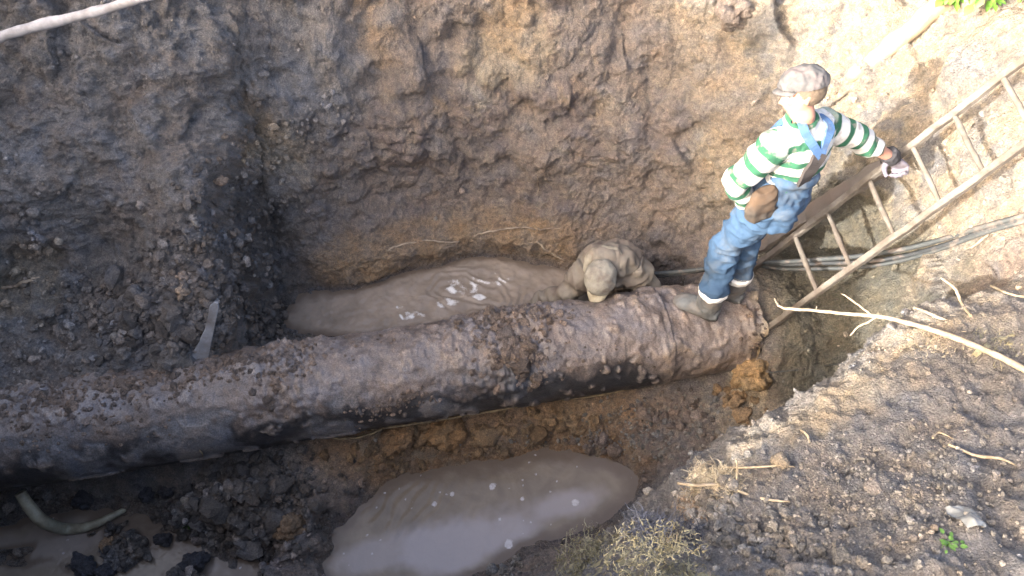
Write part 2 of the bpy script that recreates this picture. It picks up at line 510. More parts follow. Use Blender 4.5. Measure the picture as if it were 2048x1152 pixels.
# ---- the earth's colours
c_mud = np.array([.200, .165, .142])
c_clay = np.array([.150, .137, .126])
c_grey = np.array([.215, .205, .200])
c_tan = np.array([.36, .30, .215])
c_och = np.array([.29, .20, .115])
c_pur = np.array([.150, .122, .115])
c_grn = np.array([.105, .098, .072])
c_bed = np.array([.17, .13, .10])
f1 = fbm(flat, 1.6, 4, .55, 20)
f2 = fbm(flat, 4.5, 4, .55, 30)
f3 = fbm(flat, 11, 3, .6, 40)
col = np.repeat(c_mud[None, :], len(flat), 0)


def blend(c, mask):
    global col
    mk = np.clip(mask, 0, 1)[:, None]
    col = col * (1 - mk) + c[None, :] * mk


blend(c_pur, sm(.05, .5, f1 + .5 * f2) * .8)
blend(c_och, sm(.35, .85, f2 + .4 * f3) * .26 * (1 - .5 * leftdark))
blend(c_tan, sm(.3, .9, f3 + .5 * f1) * .25 * (1 - leftdark))
blend(c_clay, leftdark * (.55 + .45 * sm(-.5, .3, f2)) * sm(.1, .5, Z + .2 * f2 + .3 * sm(-1.2, -1.5, X)))
blend(c_grey, leftdark * sm(.0, .55, f3 + .5 * f2) * .55)
blend(c_grey, sm(-.2, -.7, X) * sm(1.2, 1.7, Z) * sm(-.3, .4, f2 + f1) * .6)
# right hand: paler sandy ground
kcrest = pchip(xs_st, YT[:, 4:5], X)[:, 0]
tr = sm(.7, 1.9, X + .5 * f1 + .35 * (Z - 1.0)) * sm(2.2, 2.7, Y) * sm(.35, .8, Z)
blend(c_tan, tr * (.45 + .5 * sm(-.4, .3, f2)))
blend(c_grey * .75, tr * sm(.0, .5, f2 + .6 * f3 + .3 * f1) * .8)
blend(c_grn, sm(1.45, 1.7, X) * (1 - sm(1.15, 1.5, Z + .2 * f2)) * sm(kcrest + .02, kcrest + .1, Y) * .9)
blend(c_grey * .6, sm(.35, .7, X) * (1 - sm(1.2, 1.4, X)) * sm(kcrest + .02, kcrest + .1, Y) * (1 - sm(1.75, 1.95, Y)) * .6)
# clay ledge round the inner pool and under the pipe
blend(c_och, sm(.24, .3, Z) * (1 - sm(.50, .60, Z + .05 * f2)) * sm(3.0, 3.15, Y) * (1 - sm(.3, .6, X)) * sm(-1.5, -1.2, X) * (.65 + .4 * f2))
ub = (1 - sm(.30, .46, Z)) * sm(1.7, 1.9, Y + .05 * f3) * (1 - sm(2.5, 2.6, Y)) * sm(-1.35, -1.0, X) * (1 - sm(.55, .95, X + .2 * f2))
blend(np.array([.31, .20, .115]), ub * .85)
blend(c_tan * .8, ub * sm(.2, .6, f3 + .6 * f2) * .5)
nb = sm(.4, .8, Z) * (1 - sm(2.1, 2.2, Y)) * sm(-.6, -.2, X)
blend(c_grey * .80, nb * .85)
blend(c_clay, nb * sm(.0, .6, f2 + .4 * f3) * .6)
edge = np.exp(-((Y - (kcrest - .06 + .05 * f2)) / .13) ** 2) * sm(.7, 1.1, X) * sm(1.15, 1.4, Z)
blend(c_tan, edge * (.65 + .35 * f3) * sm(-.3, .2, f2 + .3))
blend(c_tan * .85, sm(2.3, 2.7, Z) * (1 - sm(2.9, 3.3, Z)) * .25)
for (px, py, z, r, c, a) in [  # hand-placed patches of tone, the darkest in the left recess
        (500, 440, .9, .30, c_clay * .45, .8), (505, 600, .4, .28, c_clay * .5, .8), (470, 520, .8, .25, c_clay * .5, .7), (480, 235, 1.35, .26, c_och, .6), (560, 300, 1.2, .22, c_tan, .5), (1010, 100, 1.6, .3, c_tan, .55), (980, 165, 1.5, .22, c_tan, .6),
        (1010, 30, 1.7, .2, c_och, .5), (890, 240, 1.3, .16, c_och, .6), (560, 70, 1.6, .2, c_grey, .7), (760, 60, 1.65, .2, c_och, .45),
        (640, 160, 1.5, .3, c_grey, .7), (1500, 860, .3, .30, c_tan * .8, .7), (1500, 770, .35, .15, c_tan, .75), (1440, 330, 1.0, .2, c_tan, .4), (1530, 60, 1.8, .12, c_clay * .6, .8), (1930, 80, 1.9, .22, c_grey * .6, .8), (1760, 450, .8, .25, c_mud * .8, .7), (1650, 330, 1.1, .2, c_mud, .6),
        (1300, 330, 1.0, .25, c_mud, .5), (1140, 840, .15, .16, c_och, .5), (60, 570, 1.1, .2, c_tan * .6, .6), (1340, 250, 1.2, .2, c_pur, .6)]:
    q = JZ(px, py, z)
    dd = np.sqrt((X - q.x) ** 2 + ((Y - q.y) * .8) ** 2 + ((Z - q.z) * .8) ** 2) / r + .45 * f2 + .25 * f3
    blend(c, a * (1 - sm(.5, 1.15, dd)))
# grass-grown ground out of the pit
grass_m = sm(2.35, 2.6, Z) * sm(3.9, 4.3, Y) + sm(6, 8, np.hypot(X, Y))
blend(np.array([.07, .085, .03]), np.clip(grass_m, 0, 1) * (.5 + .4 * f2))
wet = np.maximum(1 - sm(.03, .16, Z + .03 * f2), (1 - sm(.26, .36, Z + .03 * f2)) * (Y > yc(X)) * (X < 1.3))
col = np.clip(col * (1 - .25 * wet)[:, None], .012, .6)

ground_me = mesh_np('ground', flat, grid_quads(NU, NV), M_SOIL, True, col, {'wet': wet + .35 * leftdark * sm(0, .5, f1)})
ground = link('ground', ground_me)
tag(ground, kind='structure')

# a coarser copy for ray tests only (never linked)
gq = grid_quads(NU, NV)
sel = ((X[gq[:, 0]] > -3.6) & (X[gq[:, 0]] < 3.4) & (Y[gq[:, 0]] > -1) & (Y[gq[:, 0]] < 5))
bvh = BVHTree.FromPolygons([tuple(v) for v in flat.tolist()], gq[sel].tolist(), epsilon=0)
CAMP = Vector((0, 0, CAMZ))


def G(px, py, lift=0.0):
    """point of the earth seen at a pixel of the photo, lifted along its normal"""
    d = (J(px, py, 1.0) - CAMP).normalized()
    h, n, i, dist = bvh.ray_cast(CAMP, d)
    if h is None:
        return JZ(px, py, 1.0)
    if n.z < 0: n = -n
    return h + n * lift


def drop(x, y, z=6.0):
    h, n, i, dist = bvh.ray_cast(Vector((x, y, z)), Vector((0, 0, -1)))
    return (h, n) if h is not None else (Vector((x, y, 0)), Vector((0, 0, 1)))


# ------------------------------------------------------------------ water
def water_mat(name, base, foam, kind):
    m, n, b = new_mat(name)
    at = N(n, 'ShaderNodeAttribute', attribute_name='foam')
    geo = N(n, 'ShaderNodeNewGeometry')
    pos = geo.outputs['Position']
    n1 = noise_node(n, 6, 6, .6, pos, .6)
    r1 = ramp(n, n1.outputs[0], [(.3, g3(.8)), (.5, g3(1)), (.7, g3(1.2))])
    c = mixc(n, 'MULTIPLY', 1.0, base, r1.outputs[0])
    n2 = noise_node(n, 70, 8, .75, pos)
    md = N(n, 'ShaderNodeMath', operation='MULTIPLY_ADD')
    n.links.new(n2.outputs[0], md.inputs[0])
    md.inputs[1].default_value = 1.5
    md.inputs[2].default_value = -.75
    ad = N(n, 'ShaderNodeMath', operation='ADD')
    n.links.new(md.outputs[0], ad.inputs[0])
    n.links.new(at.outputs['Fac'], ad.inputs[1])
    rf = ramp(n, ad.outputs[0], [(.36, g3(0)), (.62, g3(.45)), (.95, g3(1))])
    sa = N(n, 'ShaderNodeAttribute', attribute_name='shallow')
    c = mixc(n, 'MIX', sa.outputs['Fac'], c, (.135, .105, .082))
    fl = N(n, 'ShaderNodeAttribute', attribute_name='sky_sheen')
    c = mixc(n, 'MIX', fl.outputs['Fac'], c, (.35, .32, .325))  # reflected sky mixed into the base colour
    c = mixc(n, 'MIX', rf.outputs[0], c, foam)
    n.links.new(c, b.inputs['Base Color'])
    b.inputs['IOR'].default_value = 1.33
    b.inputs['Roughness'].default_value = .1
    b.inputs['Specular IOR Level'].default_value = .6
    rr = N(n, 'ShaderNodeMapRange')
    rr.inputs['To Min'].default_value = .09
    rr.inputs['To Max'].default_value = .5
    n.links.new(rf.outputs[0], rr.inputs[0])
    n.links.new(rr.outputs[0], b.inputs['Roughness'])
    bp = N(n, 'ShaderNodeBump')
    bp.inputs['Strength'].default_value = .35
    bp.inputs['Distance'].default_value = .01
    n5 = noise_node(n, 22, 4, .55, pos, .5)
    n.links.new(n5.outputs[0], bp.inputs['Height'])
    n.links.new(bp.outputs[0], b.inputs['Normal'])
    return m


def water_sheet(name, x0, x1, y0, y1, z, mat, hfun, ffun, nx=360, ny=200, sfun=None):
    gx, gy = np.meshgrid(np.linspace(x0, x1, nx), np.linspace(y0, y1, ny), indexing='ij')
    p = np.stack([gx.ravel(), gy.ravel(), np.full(gx.size, z)], 1)
    dep = np.full(len(p), .1)
    for i in range(len(p)):
        if abs(p[i, 0]) < 3.3:
            h = bvh.ray_cast(Vector((p[i, 0], p[i, 1], z + .25)), Vector((0, 0, -1)))[0]
            dep[i] = z - h.z if h is not None else .1
    dep = dep + .012 * pnoise(p, 14, 88)
    sh = 1 - sm(.012, .085, dep)
    p[:, 2] += hfun(p) * (1 - sh)
    me = mesh_np(name, p, grid_quads(nx, ny), mat, True, attrs={'foam': ffun(p), 'sky_sheen': (sfun(p) if sfun else np.zeros(len(p))) * (1 - sh), 'shallow': sh})
    o = link(name, me)
    tag(o, kind='structure')
    return o


def low_h(p):
    # close ripples running out from the shore near the clods
    rx, ry = -.95, 1.55
    a = p[:, 0] * .80 - p[:, 1] * .45
    rip = np.sin(a * 105 + 5 * pnoise(p, 3, 3) + 2 * pnoise(p, 9, 33)) * .0034
    mask = np.exp(-(((p[:, 0] + .72) / .42) ** 2 + ((p[:, 1] - 1.68) / .16) ** 2))
    return .003 * pnoise(p, 5, 71) + .0015 * pnoise(p, 13, 72) + rip * mask


def low_f(p):
    d, v = worley(p, 24, 74)
    sp = (1 - sm(.12, .30, d)) * (v > .80) * sm(-.3, .3, pnoise(p, 3, 75))
    scum = sm(.25, .65, fbm(p, (3, 5, 1), 4, .55, 76)) * .3
    blob = 0
    for (px, py, r) in ((1018, 1090, .035), (985, 975, .03), (1150, 1008, .03), (905, 990, .02), (870, 1010, .02), (1045, 1000, .018), (1000, 1040, .015)):
        q = JZ(px, py, 0)
        blob = np.maximum(blob, 1 - sm(.5, 1.1, np.hypot(p[:, 0] - q.x, p[:, 1] - q.y) / r + .3 * pnoise(p, 30, 77)))
    return np.clip(sp * .75 + blob * .8, 0, 1)


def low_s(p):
    # pale sky reflection painted into the colour: strong mid-pool, gone towards its muddy shores
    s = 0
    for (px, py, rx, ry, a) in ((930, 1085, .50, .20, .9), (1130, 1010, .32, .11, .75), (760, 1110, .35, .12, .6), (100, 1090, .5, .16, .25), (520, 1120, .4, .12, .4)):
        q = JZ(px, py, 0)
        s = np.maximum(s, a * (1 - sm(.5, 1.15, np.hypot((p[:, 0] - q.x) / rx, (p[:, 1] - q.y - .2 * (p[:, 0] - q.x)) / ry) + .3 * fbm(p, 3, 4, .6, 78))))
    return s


WC = (.205, .168, .130)
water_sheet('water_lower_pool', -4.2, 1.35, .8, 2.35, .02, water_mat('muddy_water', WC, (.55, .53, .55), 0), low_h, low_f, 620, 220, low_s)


def up_h(p):
    q = JZ(935, 590, .25)
    dx, dy = (p[:, 0] - q.x), (p[:, 1] - q.y) * 1.6
    r = np.hypot(dx, dy)
    a = np.arctan2(dy, dx)
    sw = np.sin(r * 60 - 1.3 * a + 9 * pnoise(p, 4, 81) + 4 * pnoise(p, 10, 87)) * .0045 * np.exp(-(r / .42) ** 2)
    return sw + .009 * pnoise(p, 9, 82) * np.exp(-(r / .5) ** 2) + .004 * pnoise(p, 16, 83) + .0022 * pnoise(p, 34, 84)


def up_f(p):
    f = np.zeros(len(p))
    for (px, py, r, s) in ((925, 575, .13, .75), (960, 590, .07, .8), (825, 630, .09, .85), (800, 612, .04, .7), (900, 605, .10, .55), (1000, 560, .08, .5), (960, 560, .10, .5), (990, 540, .06, .4)):
        q = JZ(px, py, .25)
        d = np.hypot((p[:, 0] - q.x), (p[:, 1] - q.y) * 1.9) / r
        f = np.maximum(f, s * (1 - sm(.3, 1.3, d + .5 * pnoise(p, 12, 85))))
    q = JZ(935, 590, .25)
    r = np.hypot(p[:, 0] - q.x, (p[:, 1] - q.y) * 1.6)
    a = np.arctan2((p[:, 1] - q.y) * 1.6, p[:, 0] - q.x)
    streak = .5 + .5 * np.sin(r * 60 - 1.3 * a + 9 * pnoise(p, 4, 81) + 4 * pnoise(p, 10, 87) + .9)
    return np.clip(1.25 * f * (.35 + .95 * streak ** 2 + .6 * pnoise(p, 26, 89)), 0, 1)


water_sheet('water_inner_pool', -1.75, .92, 2.45, 3.5, .235, water_mat('churned_water', (.25, .205, .165), (.7, .69, .68), 1), up_h, up_f, 520, 220)

# ------------------------------------------------------------------ the big pipe
def pipe_build():
    nx, na = 900, 200
    xs = np.linspace(-4.1, 1.45, nx)
    an = np.linspace(0, 2 * math.pi, na)
    ax = Vector((1, .2, -.04)).normalized()
    side = Vector((-.2, 1, 0)).normalized()
    up = side.cross(ax).normalized() * -1
    if up.z < 0: up = -up
    axn, sn, un = (np.array(v) for v in (ax, side, up))
    ctr = np.stack([xs, yc(xs), zc(xs)], 1)
    rad = np.where(xs > .9, PIPE_R - .012, PIPE_R)[:, None] * np.ones((1, na))
    rad = rad + .006 * np.sin(xs * 2.1)[:, None]
    dirs = np.cos(an)[:, None] * sn[None, :] + np.sin(an)[:, None] * un[None, :]
    P_ = ctr[:, None, :] + rad[:, :, None] * dirs[None, :, :]
    f = P_.reshape(-1, 3)
    D = np.repeat(dirs[None], nx, 0).reshape(-1, 3)
    upn = D @ un
    sidn = D @ sn
    xx = np.repeat(xs, na)
    n1 = fbm(f, 2.4, 4, .55, 201)
    n2 = fbm(f, 8, 4, .55, 211)
    d1, v1 = worley(f, 16, 221)
    d2, v2 = worley(f, 38, 222)
    # wet mud lying on the upper side, heavier on top, bare patches where the coating shows
    ang_ = np.degrees(np.arctan2(upn, sidn)) % 360
    ang_ = np.where(ang_ > 300, ang_ - 360, ang_)
    mud = 1 - sm(127, 152, ang_ + 26 * n1 + 20 * n2 - 60 * sm(.55, .95, xx) + 8 * sm(-.8, -1.6, xx))
    mud = np.maximum(mud, .75 * sm(.3, .6, n2 + .4 * n1) * sm(230, 180, ang_))
    bare = sm(.10, .55, n1 * .9 + n2 * .35 + .3 * (sidn < -.2)) * sm(.45, -.6, xx) * (upn > -.2) * (1 - sm(.72, .95, upn))
    mud = mud * (1 - .75 * bare)
    lay = mud * (.010 + .014 * n1 + .011 * n2 + .012 * sm(.1, .6, n2 + n1) * sm(.2, .9, upn) + (.62 - d1) * .010 * (v1 > .7) + (.6 - d2) * .005 + .004 * pnoise(f, 30, 231))
    # one thick clotted band, as in the middle of the run
    cl = np.exp(-((xx + .10) / .24) ** 2) * sm(-.1, .5, upn + .3 * n2)
    lay += cl * (.012 + (.62 - d1) * .045 + (.6 - d2) * .018)
    cl2 = np.exp(-((xx + 1.25) / .16) ** 2) * sm(.3, .8, upn + .3 * n2)
    lay += cl2 * (.012 + (.62 - d1) * .035 + (.6 - d2) * .016)
    for xb, wb, hb in ((-1.17, .012, -.008),):
        lay += hb * np.exp(-((xx + .012 * np.sin(an * 3)[None, :].repeat(nx, 0).ravel() - xb + .12 * sidn * .0) / wb) ** 2)
    # frayed torn end
    endf = sm(1.31, 1.44, xx)
    lay += endf * (.012 * n2 - .02 * sm(.5, 1, endf) + .008)
    f = f + D * lay[:, None]
    f[:, 0] += endf * .02 * n2
    c = np.repeat(np.array([[.030, .029, .031]]), len(f), 0)
    cm = np.array([.195, .160, .140])

    def bl(cc, mk):
        nonlocal c
        mk = np.clip(mk, 0, 1)[:, None]
        c = c * (1 - mk) + np.array(cc)[None] * mk
    bl((.135, .135, .142), bare * .85)  # blue-grey sheen of the bare coating, painted into its colour
    bl(cm, mud * (.82 + .3 * n2))
    bl((.23, .21, .20), sm(.1, .7, n2 + n1 * .5) * mud * sm(.3, -1.4, xx) * .65)
    bl((.24, .18, .12), sm(.35, .8, n2 + .3 * n1) * mud * .4)
    bl((.10, .075, .06), sm(.3, .8, -n2 + .2 * n1) * mud * .6)
    bl((.12, .09, .065), sm(.75, 1.1, xx) * (1 - mud) * .8)
    st = np.exp(-(((an - 5.35 + .10 * np.sin(3 * 1.0))[None, :].repeat(nx, 0).ravel()) / .10) ** 2)
    bl((.26, .20, .12), endf * .6 * sm(-.2, .3, n2))
    # short dark slits in the wrapping
    for xb, a0, a1 in ((.86, 92, 138), (.61, 118, 150), (1.12, 95, 112)):
        bl((.03, .026, .025), .85 * np.exp(-((xx - xb + .02 * n1) / .007) ** 2) * sm(a0 - 6, a0 + 6, ang_) * (1 - sm(a1 - 6, a1 + 6, ang_)))
    me = mesh_np('pipe_wall', f, grid_quads(nx, na), soil_material('pipe_coating', rough=(.30, .65), spec=.5, bump=.45, vary=(.8, 1.22), pebbles=False, bdist=.008), True, c)
    return me, (axn, sn, un)


pipe = empty('pipe', (1.18, yc(1.18), 0.18))
tag(pipe, 'huge mud-covered steel pipe with black coating crossing the flooded pit', 'pipe')
bpy.context.view_layer.update()
pme, (AX, SN, UN) = pipe_build()
pwall = link('pipe_wall', pme, pipe)
pbvh = BVHTree.FromPolygons([v.co[:] for v in pme.vertices], [p.vertices[:] for p in pme.polygons])


def ppt(x, ang, r=PIPE_R):
    """point on the pipe: ang degrees, 90 = top, 180+ = camera side"""
    c = np.array([x, yc(x), zc(x)])
    return Vector(c + r * (math.cos(R(ang)) * SN + math.sin(R(ang)) * UN))


# the closed end of the pipe, a caked plug just inside the rim
def disc(name, x, r, mat, parent):
    bm = bmesh.new()
    c = bm.verts.new(ppt(x, 0, 0) + Vector((.03, 0, 0)))
    rings = []
    for k in (.35, .7, 1.0):
        rings.append([bm.verts.new(ppt(x, a, r * k) + Vector((.03 * (1 - k) + random.uniform(-.008, .008), 0, 0))) for a in range(0, 360, 8)])
    n_ = len(rings[0])
    for i in range(n_):
        bm.faces.new((c, rings[0][i], rings[0][(i + 1) % n_]))
        for a, b_ in ((0, 1), (1, 2)):
            bm.faces.new((rings[a][i], rings[b_][i], rings[b_][(i + 1) % n_], rings[a][(i + 1) % n_]))
    me = bpy.data.meshes.new(name)
    bm.to_mesh(me)
    me.materials.append(mat)
    return link(name, me, parent)


M_PLUG = plain_material('caked_end', (.17, .125, .075), .8, 25, .4, .6, .01)
disc('pipe_end', 1.425, PIPE_R - .01, M_PLUG, pipe)


def tube_mesh(name, pts, radii, mat, seg=8, parent=None, caps=True, wob=0.0, smooth=True, sub=6):
    """round tube along a smooth curve through pts"""
    pts = [Vector(p) for p in pts]
    if not hasattr(radii, '__len__'):
        radii = [radii] * len(pts)
    P2, R2 = [], []
    n_ = len(pts)
    for i in range(n_ - 1):
        p0, p1, p2, p3 = pts[max(i - 1, 0)], pts[i], pts[i + 1], pts[min(i + 2, n_ - 1)]
        for s in range(sub):
            t = s / sub
            P2.append(.5 * ((2 * p1) + (p2 - p0) * t + (2 * p0 - 5 * p1 + 4 * p2 - p3) * t * t + (-p0 + 3 * p1 - 3 * p2 + p3) * t ** 3))
            R2.append(radii[i] * (1 - t) + radii[i + 1] * t)
    P2.append(pts[-1])
    R2.append(radii[-1])
    if wob:
        for i in range(len(P2)):
            P2[i] = P2[i] + Vector((random.gauss(0, wob), random.gauss(0, wob), random.gauss(0, wob)))
            R2[i] *= random.uniform(.88, 1.12)
    bm = bmesh.new()
    ring_prev = None
    up = Vector((0, 0, 1))
    first = None
    for i, p in enumerate(P2):
        d = (P2[min(i + 1, len(P2) - 1)] - P2[max(i - 1, 0)]).normalized()
        if abs(d.dot(up)) > .95: up = Vector((0, 1, 0)) if abs(d.y) < .9 else Vector((1, 0, 0))
        s = d.cross(up).normalized()
        u = s.cross(d).normalized()
        up = u
        ring = [bm.verts.new(p + R2[i] * (math.cos(2 * math.pi * k / seg) * s + math.sin(2 * math.pi * k / seg) * u)) for k in range(seg)]
        if ring_prev:
            for k in range(seg):
                f = bm.faces.new((ring_prev[k], ring_prev[(k + 1) % seg], ring[(k + 1) % seg], ring[k]))
                f.smooth = smooth
        else:
            first = ring
        ring_prev = ring
    if caps:
        bm.faces.new(first[::-1])
        bm.faces.new(ring_prev)
    me = bpy.data.meshes.new(name)
    bm.to_mesh(me)
    bm.free()
    me.materials.append(mat)
    return link(name, me, parent)


M_SEAL = plain_material('old_sealant', (.30, .23, .13), .75, 40, .4, .5, .006, dirt=(.12, .09, .06))
M_DARKSEAM = plain_material('dark_seam', (.03, .027, .026), .6, 30, .4, .4, .005)


def ribbon(name, pts, half, mat, parent, thick=.006):
    """a thick torn strip lying along the pipe; pts = (x, angle, extra radius)"""
    bm = bmesh.new()
    prev = None
    for i, (x, a, e) in enumerate(pts):
        ring = []
        hh = half * random.uniform(.6, 1.3) * (0.35 if i in (0, len(pts) - 1) else 1)
        for da, de in ((-hh, 0), (-hh * .4, thick), (hh * .5, thick * 1.2), (hh, .001), (hh * .3, -thick), (-hh * .5, -thick)):
            ring.append(bm.verts.new(ppt(x, a + da, PIPE_R + .008 + e + de)))
        if prev:
            for k in range(6):
                f = bm.faces.new((prev[k], prev[(k + 1) % 6], ring[(k + 1) % 6], ring[k]))
                f.smooth = True
        else:
            bm.faces.new(ring)
        prev = ring
    bm.faces.new(prev[::-1])
    bmesh.ops.recalc_face_normals(bm, faces=bm.faces)
    me = bpy.data.meshes.new(name)
    bm.to_mesh(me)
    bm.free()
    me.materials.append(mat)
    return link(name, me, parent)


def rib(x0, x1, a0, a1, n_, bulge=.0):
    out = []
    for i in range(n_):
        t = i / (n_ - 1)
        out.append((x0 + (x1 - x0) * t, a0 + (a1 - a0) * t + random.uniform(-1.2, 1.2), bulge * math.sin(math.pi * t) + random.uniform(0, .004)))
    return out


ribbon('coating_flap', rib(-1.12, -.80, 224, 221, 14, .03), 3.4, M_SEAL, pipe)
ribbon('coating_flap', rib(-.80, .02, 222, 221, 26, .006), .8, M_SEAL, pipe)
ribbon('coating_flap', rib(.10, .74, 229, 221, 24, .018), 1.8, M_SEAL, pipe)
ribbon('seam_strip', [(-1.76 + .01 * math.sin(k), 225 - k * 6, .002) for k in range(10)], 1.0, M_SEAL, pipe)

# ------------------------------------------------------------------ loose crumbs of earth (nobody could count them)
def ico_base(sub):
    bm = bmesh.new()
    bmesh.ops.create_icosphere(bm, subdivisions=sub, radius=1.0)
    v = np.array([x.co[:] for x in bm.verts])
    f = np.array([[x.index for x in q.verts] for q in bm.faces])
    bm.free()
    return v, f


ICO1, ICO2, ICO4 = ico_base(2), ico_base(3), ico_base(5)


def lumpify(v, seed, amt=.35, scale=1.1):
    o = np.random.default_rng(seed).uniform(-50, 50, 3)
    p = v + o
    n = pnoise(p, scale, seed % 97) * amt + pnoise(p, scale * 2.4, seed % 89) * amt * .5
    w_, _ = worley(p, scale * 1.3, seed % 83)
    return v * (1 + n - (w_ - .5) * amt * .7)[:, None]


CL_SHAPES = [lumpify(ICO1[0], 300 + k, .5, 1.0) for k in range(14)]


def rotm(rg):
    q = rg.normal(size=4)
    q /= np.linalg.norm(q)
    a, b, c, d = q
    return np.array([[1 - 2 * (c * c + d * d), 2 * (b * c - a * d), 2 * (b * d + a * c)],
                     [2 * (b * c + a * d), 1 - 2 * (b * b + d * d), 2 * (c * d - a * b)],
                     [2 * (b * d - a * c), 2 * (c * d + a * b), 1 - 2 * (b * b + c * c)]])


def scatter(name, pts, nrm, cols, sizes, mat, sink=.25, seed=1):
    rg = np.random.default_rng(seed)
    vs, fs, cs = [], [], []
    nb_ = len(ICO1[0])
    for i in range(len(pts)):
        sh = CL_SHAPES[rg.integers(len(CL_SHAPES))]
        v = sh * np.array([1, rg.uniform(.65, 1), rg.uniform(.5, .85)]) * sizes[i]
        v = v @ rotm(rg).T + pts[i] + nrm[i] * sizes[i] * (.5 - sink)
        vs.append(v)
        fs.append(ICO1[1] + i * nb_)
        cs.append(np.repeat(cols[i][None], nb_, 0))
    me = mesh_np(name, np.concatenate(vs), np.concatenate(fs), mat, False, np.clip(np.concatenate(cs), .01, .6))
    o = link(name, me)
    return o


# choose places on the sheet, weighted by how crumbly the earth is there
Nfin = grid_normals(flat.reshape(NU, NV, 3)).reshape(-1, 3)
vis = (X > -3.3) & (X < 2.9) & (Y > .5) & (Y < 4.8) & (Z > .05) & (Z < 2.9)
area = np.linalg.norm(np.cross(np.gradient(flat.reshape(NU, NV, 3), axis=0), np.gradient(flat.reshape(NU, NV, 3), axis=1)), axis=2).ravel()
wgt = (.09 + .75 * leftdark * (1 - sm(1.1, 1.5, Z)) * (X < -1.4) + .15 * leftdark + 1.0 * nearbank + .25 * sm(.2, .7, f1) + .4 * ((Y < 2.3) & (X < -.8)) + .3 * sm(1.4, 1.8, X))
wgt *= (1 - .9 * ((Z < .5) & (X > -1.2) & (X < 1.1) & (Y > yc(X) + .2)))
wgt += .5 * ((Z < .6) & (Y < yc(X)) & (X > .15) & (X < 1.6))
wgt = wgt * vis * area * sm(-.5, .3, pnoise(flat, 2.3, 401))
wgt /= wgt.sum()
NC = 13000
idx = rng.choice(len(flat), NC, p=wgt)
sz = np.clip(.0055 * np.exp(rng.normal(0, .6, NC) - .45 * nearbank[idx]) * (1 + .9 * (leftdark[idx] * (Z[idx] < 1.5))), .003, .034)
cc = col[idx] * rng.uniform(.7, 1.6, (NC, 1))
pale = rng.random(NC) < (.05 + .08 * nearbank[idx])
cc[pale] = np.array([.33, .29, .24]) * rng.uniform(.6, 1.2, (pale.sum(), 1))
crumbs = scatter('soil_crumbs', flat[idx], Nfin[idx], cc, sz, M_CLOD, .2, 5)
tag(crumbs, 'loose crumbs of dark and brown earth strewn over the pit slopes', 'soil', kind='stuff')

# heaped crumbs in the dark fallen earth left of the inner pool and on the mound under the pipe
pts, nr, cs_, ss = [], [], [], []
for (px, py, z, rx, ry, n_, s0, cmul) in [(330, 640, 1.0, 130, 60, 460, .020, .95), (330, 620, 1.0, 110, 60, 50, .030, .9), (500, 980, .2, 110, 50, 60, .034, .8), (420, 1060, .15, 100, 40, 34, .034, .75), (500, 640, .5, 60, 55, 240, .018, .8), (420, 480, 1.3, 80, 90, 160, .014, .9), (200, 620, 1.0, 110, 60, 160, .016, 1.0),
                                          (520, 980, .2, 120, 50, 300, .016, .8), (420, 1040, .15, 120, 60, 240, .018, .7), (560, 1060, .1, 70, 30, 90, .016, .8),
                                          (1400, 1000, 1.3, 60, 40, 70, .011, 1.5), (1450, 1080, 1.6, 200, 50, 200, .009, 1.1), (1850, 950, 1.9, 160, 120, 300, .006, 1.1),
                                          (250, 1080, .05, 220, 60, 420, .016, .8), (1000, 1130, .6, 60, 25, 120, .011, .9), (1560, 1080, 1.8, 160, 50, 70, .017, .75), (1420, 1010, 1.4, 50, 30, 60, .015, 1.1), (1300, 860, .3, 130, 60, 260, .010, .9), (1700, 1000, 1.7, 280, 130, 1300, .0048, 1.2), (1130, 900, .2, 120, 30, 100, .009, 1.1)]:
    for i in range(n_):
        q = G(px + random.gauss(0, rx * .6), py + random.gauss(0, ry * .6))
        if q.z < .04: continue
        h, nn = drop(q.x, q.y)
        base = np.array([.115, .102, .092]) if random.random() < .75 else np.array([.14, .115, .095])
        if px > 900: base = np.array([.20, .185, .165])
        pts.append(np.array(h)); nr.append(np.array(nn)); cs_.append(base * cmul * random.uniform(.6, 1.5))
        ss.append(s0 * math.exp(random.gauss(0, .4)))
heap = scatter('fallen_crumbs', np.array(pts), np.array(nr), np.array(cs_), ss, M_CLOD, .15, 6)
HEAP_DONE = True
tag(heap, 'heaped crumbly dark earth fallen at the foot of the left slope and below the pipe', 'soil', kind='stuff')

# clay lumps broken from the bank under the pipe
pts, nr, cs_, ss = [], [], [], []
for (px, py, rx, ry, n_, s0) in [(870, 870, 110, 22, 60, .026), (1090, 850, 90, 30, 60, .024), (760, 920, 80, 25, 50, .018), (1180, 900, 60, 25, 70, .014), (1330, 830, 90, 50, 90, .016), (1000, 905, 120, 14, 60, .013), (1250, 960, 50, 18, 60, .012), (1480, 800, 40, 40, 40, .02)]:
    for i in range(n_):
        q = G(px + random.gauss(0, rx * .6), py + random.gauss(0, ry * .6))
        if q.z < .03 or q.z > .9: continue
        h, nn = drop(q.x, q.y, q.z + .02)
        pts.append(np.array(q)); nr.append(np.array([0, 0, 1.]))
        cs_.append((np.array([.25, .165, .09]) if px < 1150 or px > 1450 else np.array([.17, .13, .105])) * random.uniform(.55, 1.3))
        ss.append(s0 * math.exp(random.gauss(0, .45)))
o = scatter('bank_lumps', np.array(pts), np.array(nr), np.array(cs_), ss, M_CLOD, .3, 16)
tag(o, 'orange brown clay lumps broken off the bank right under the pipe', 'soil', kind='stuff')

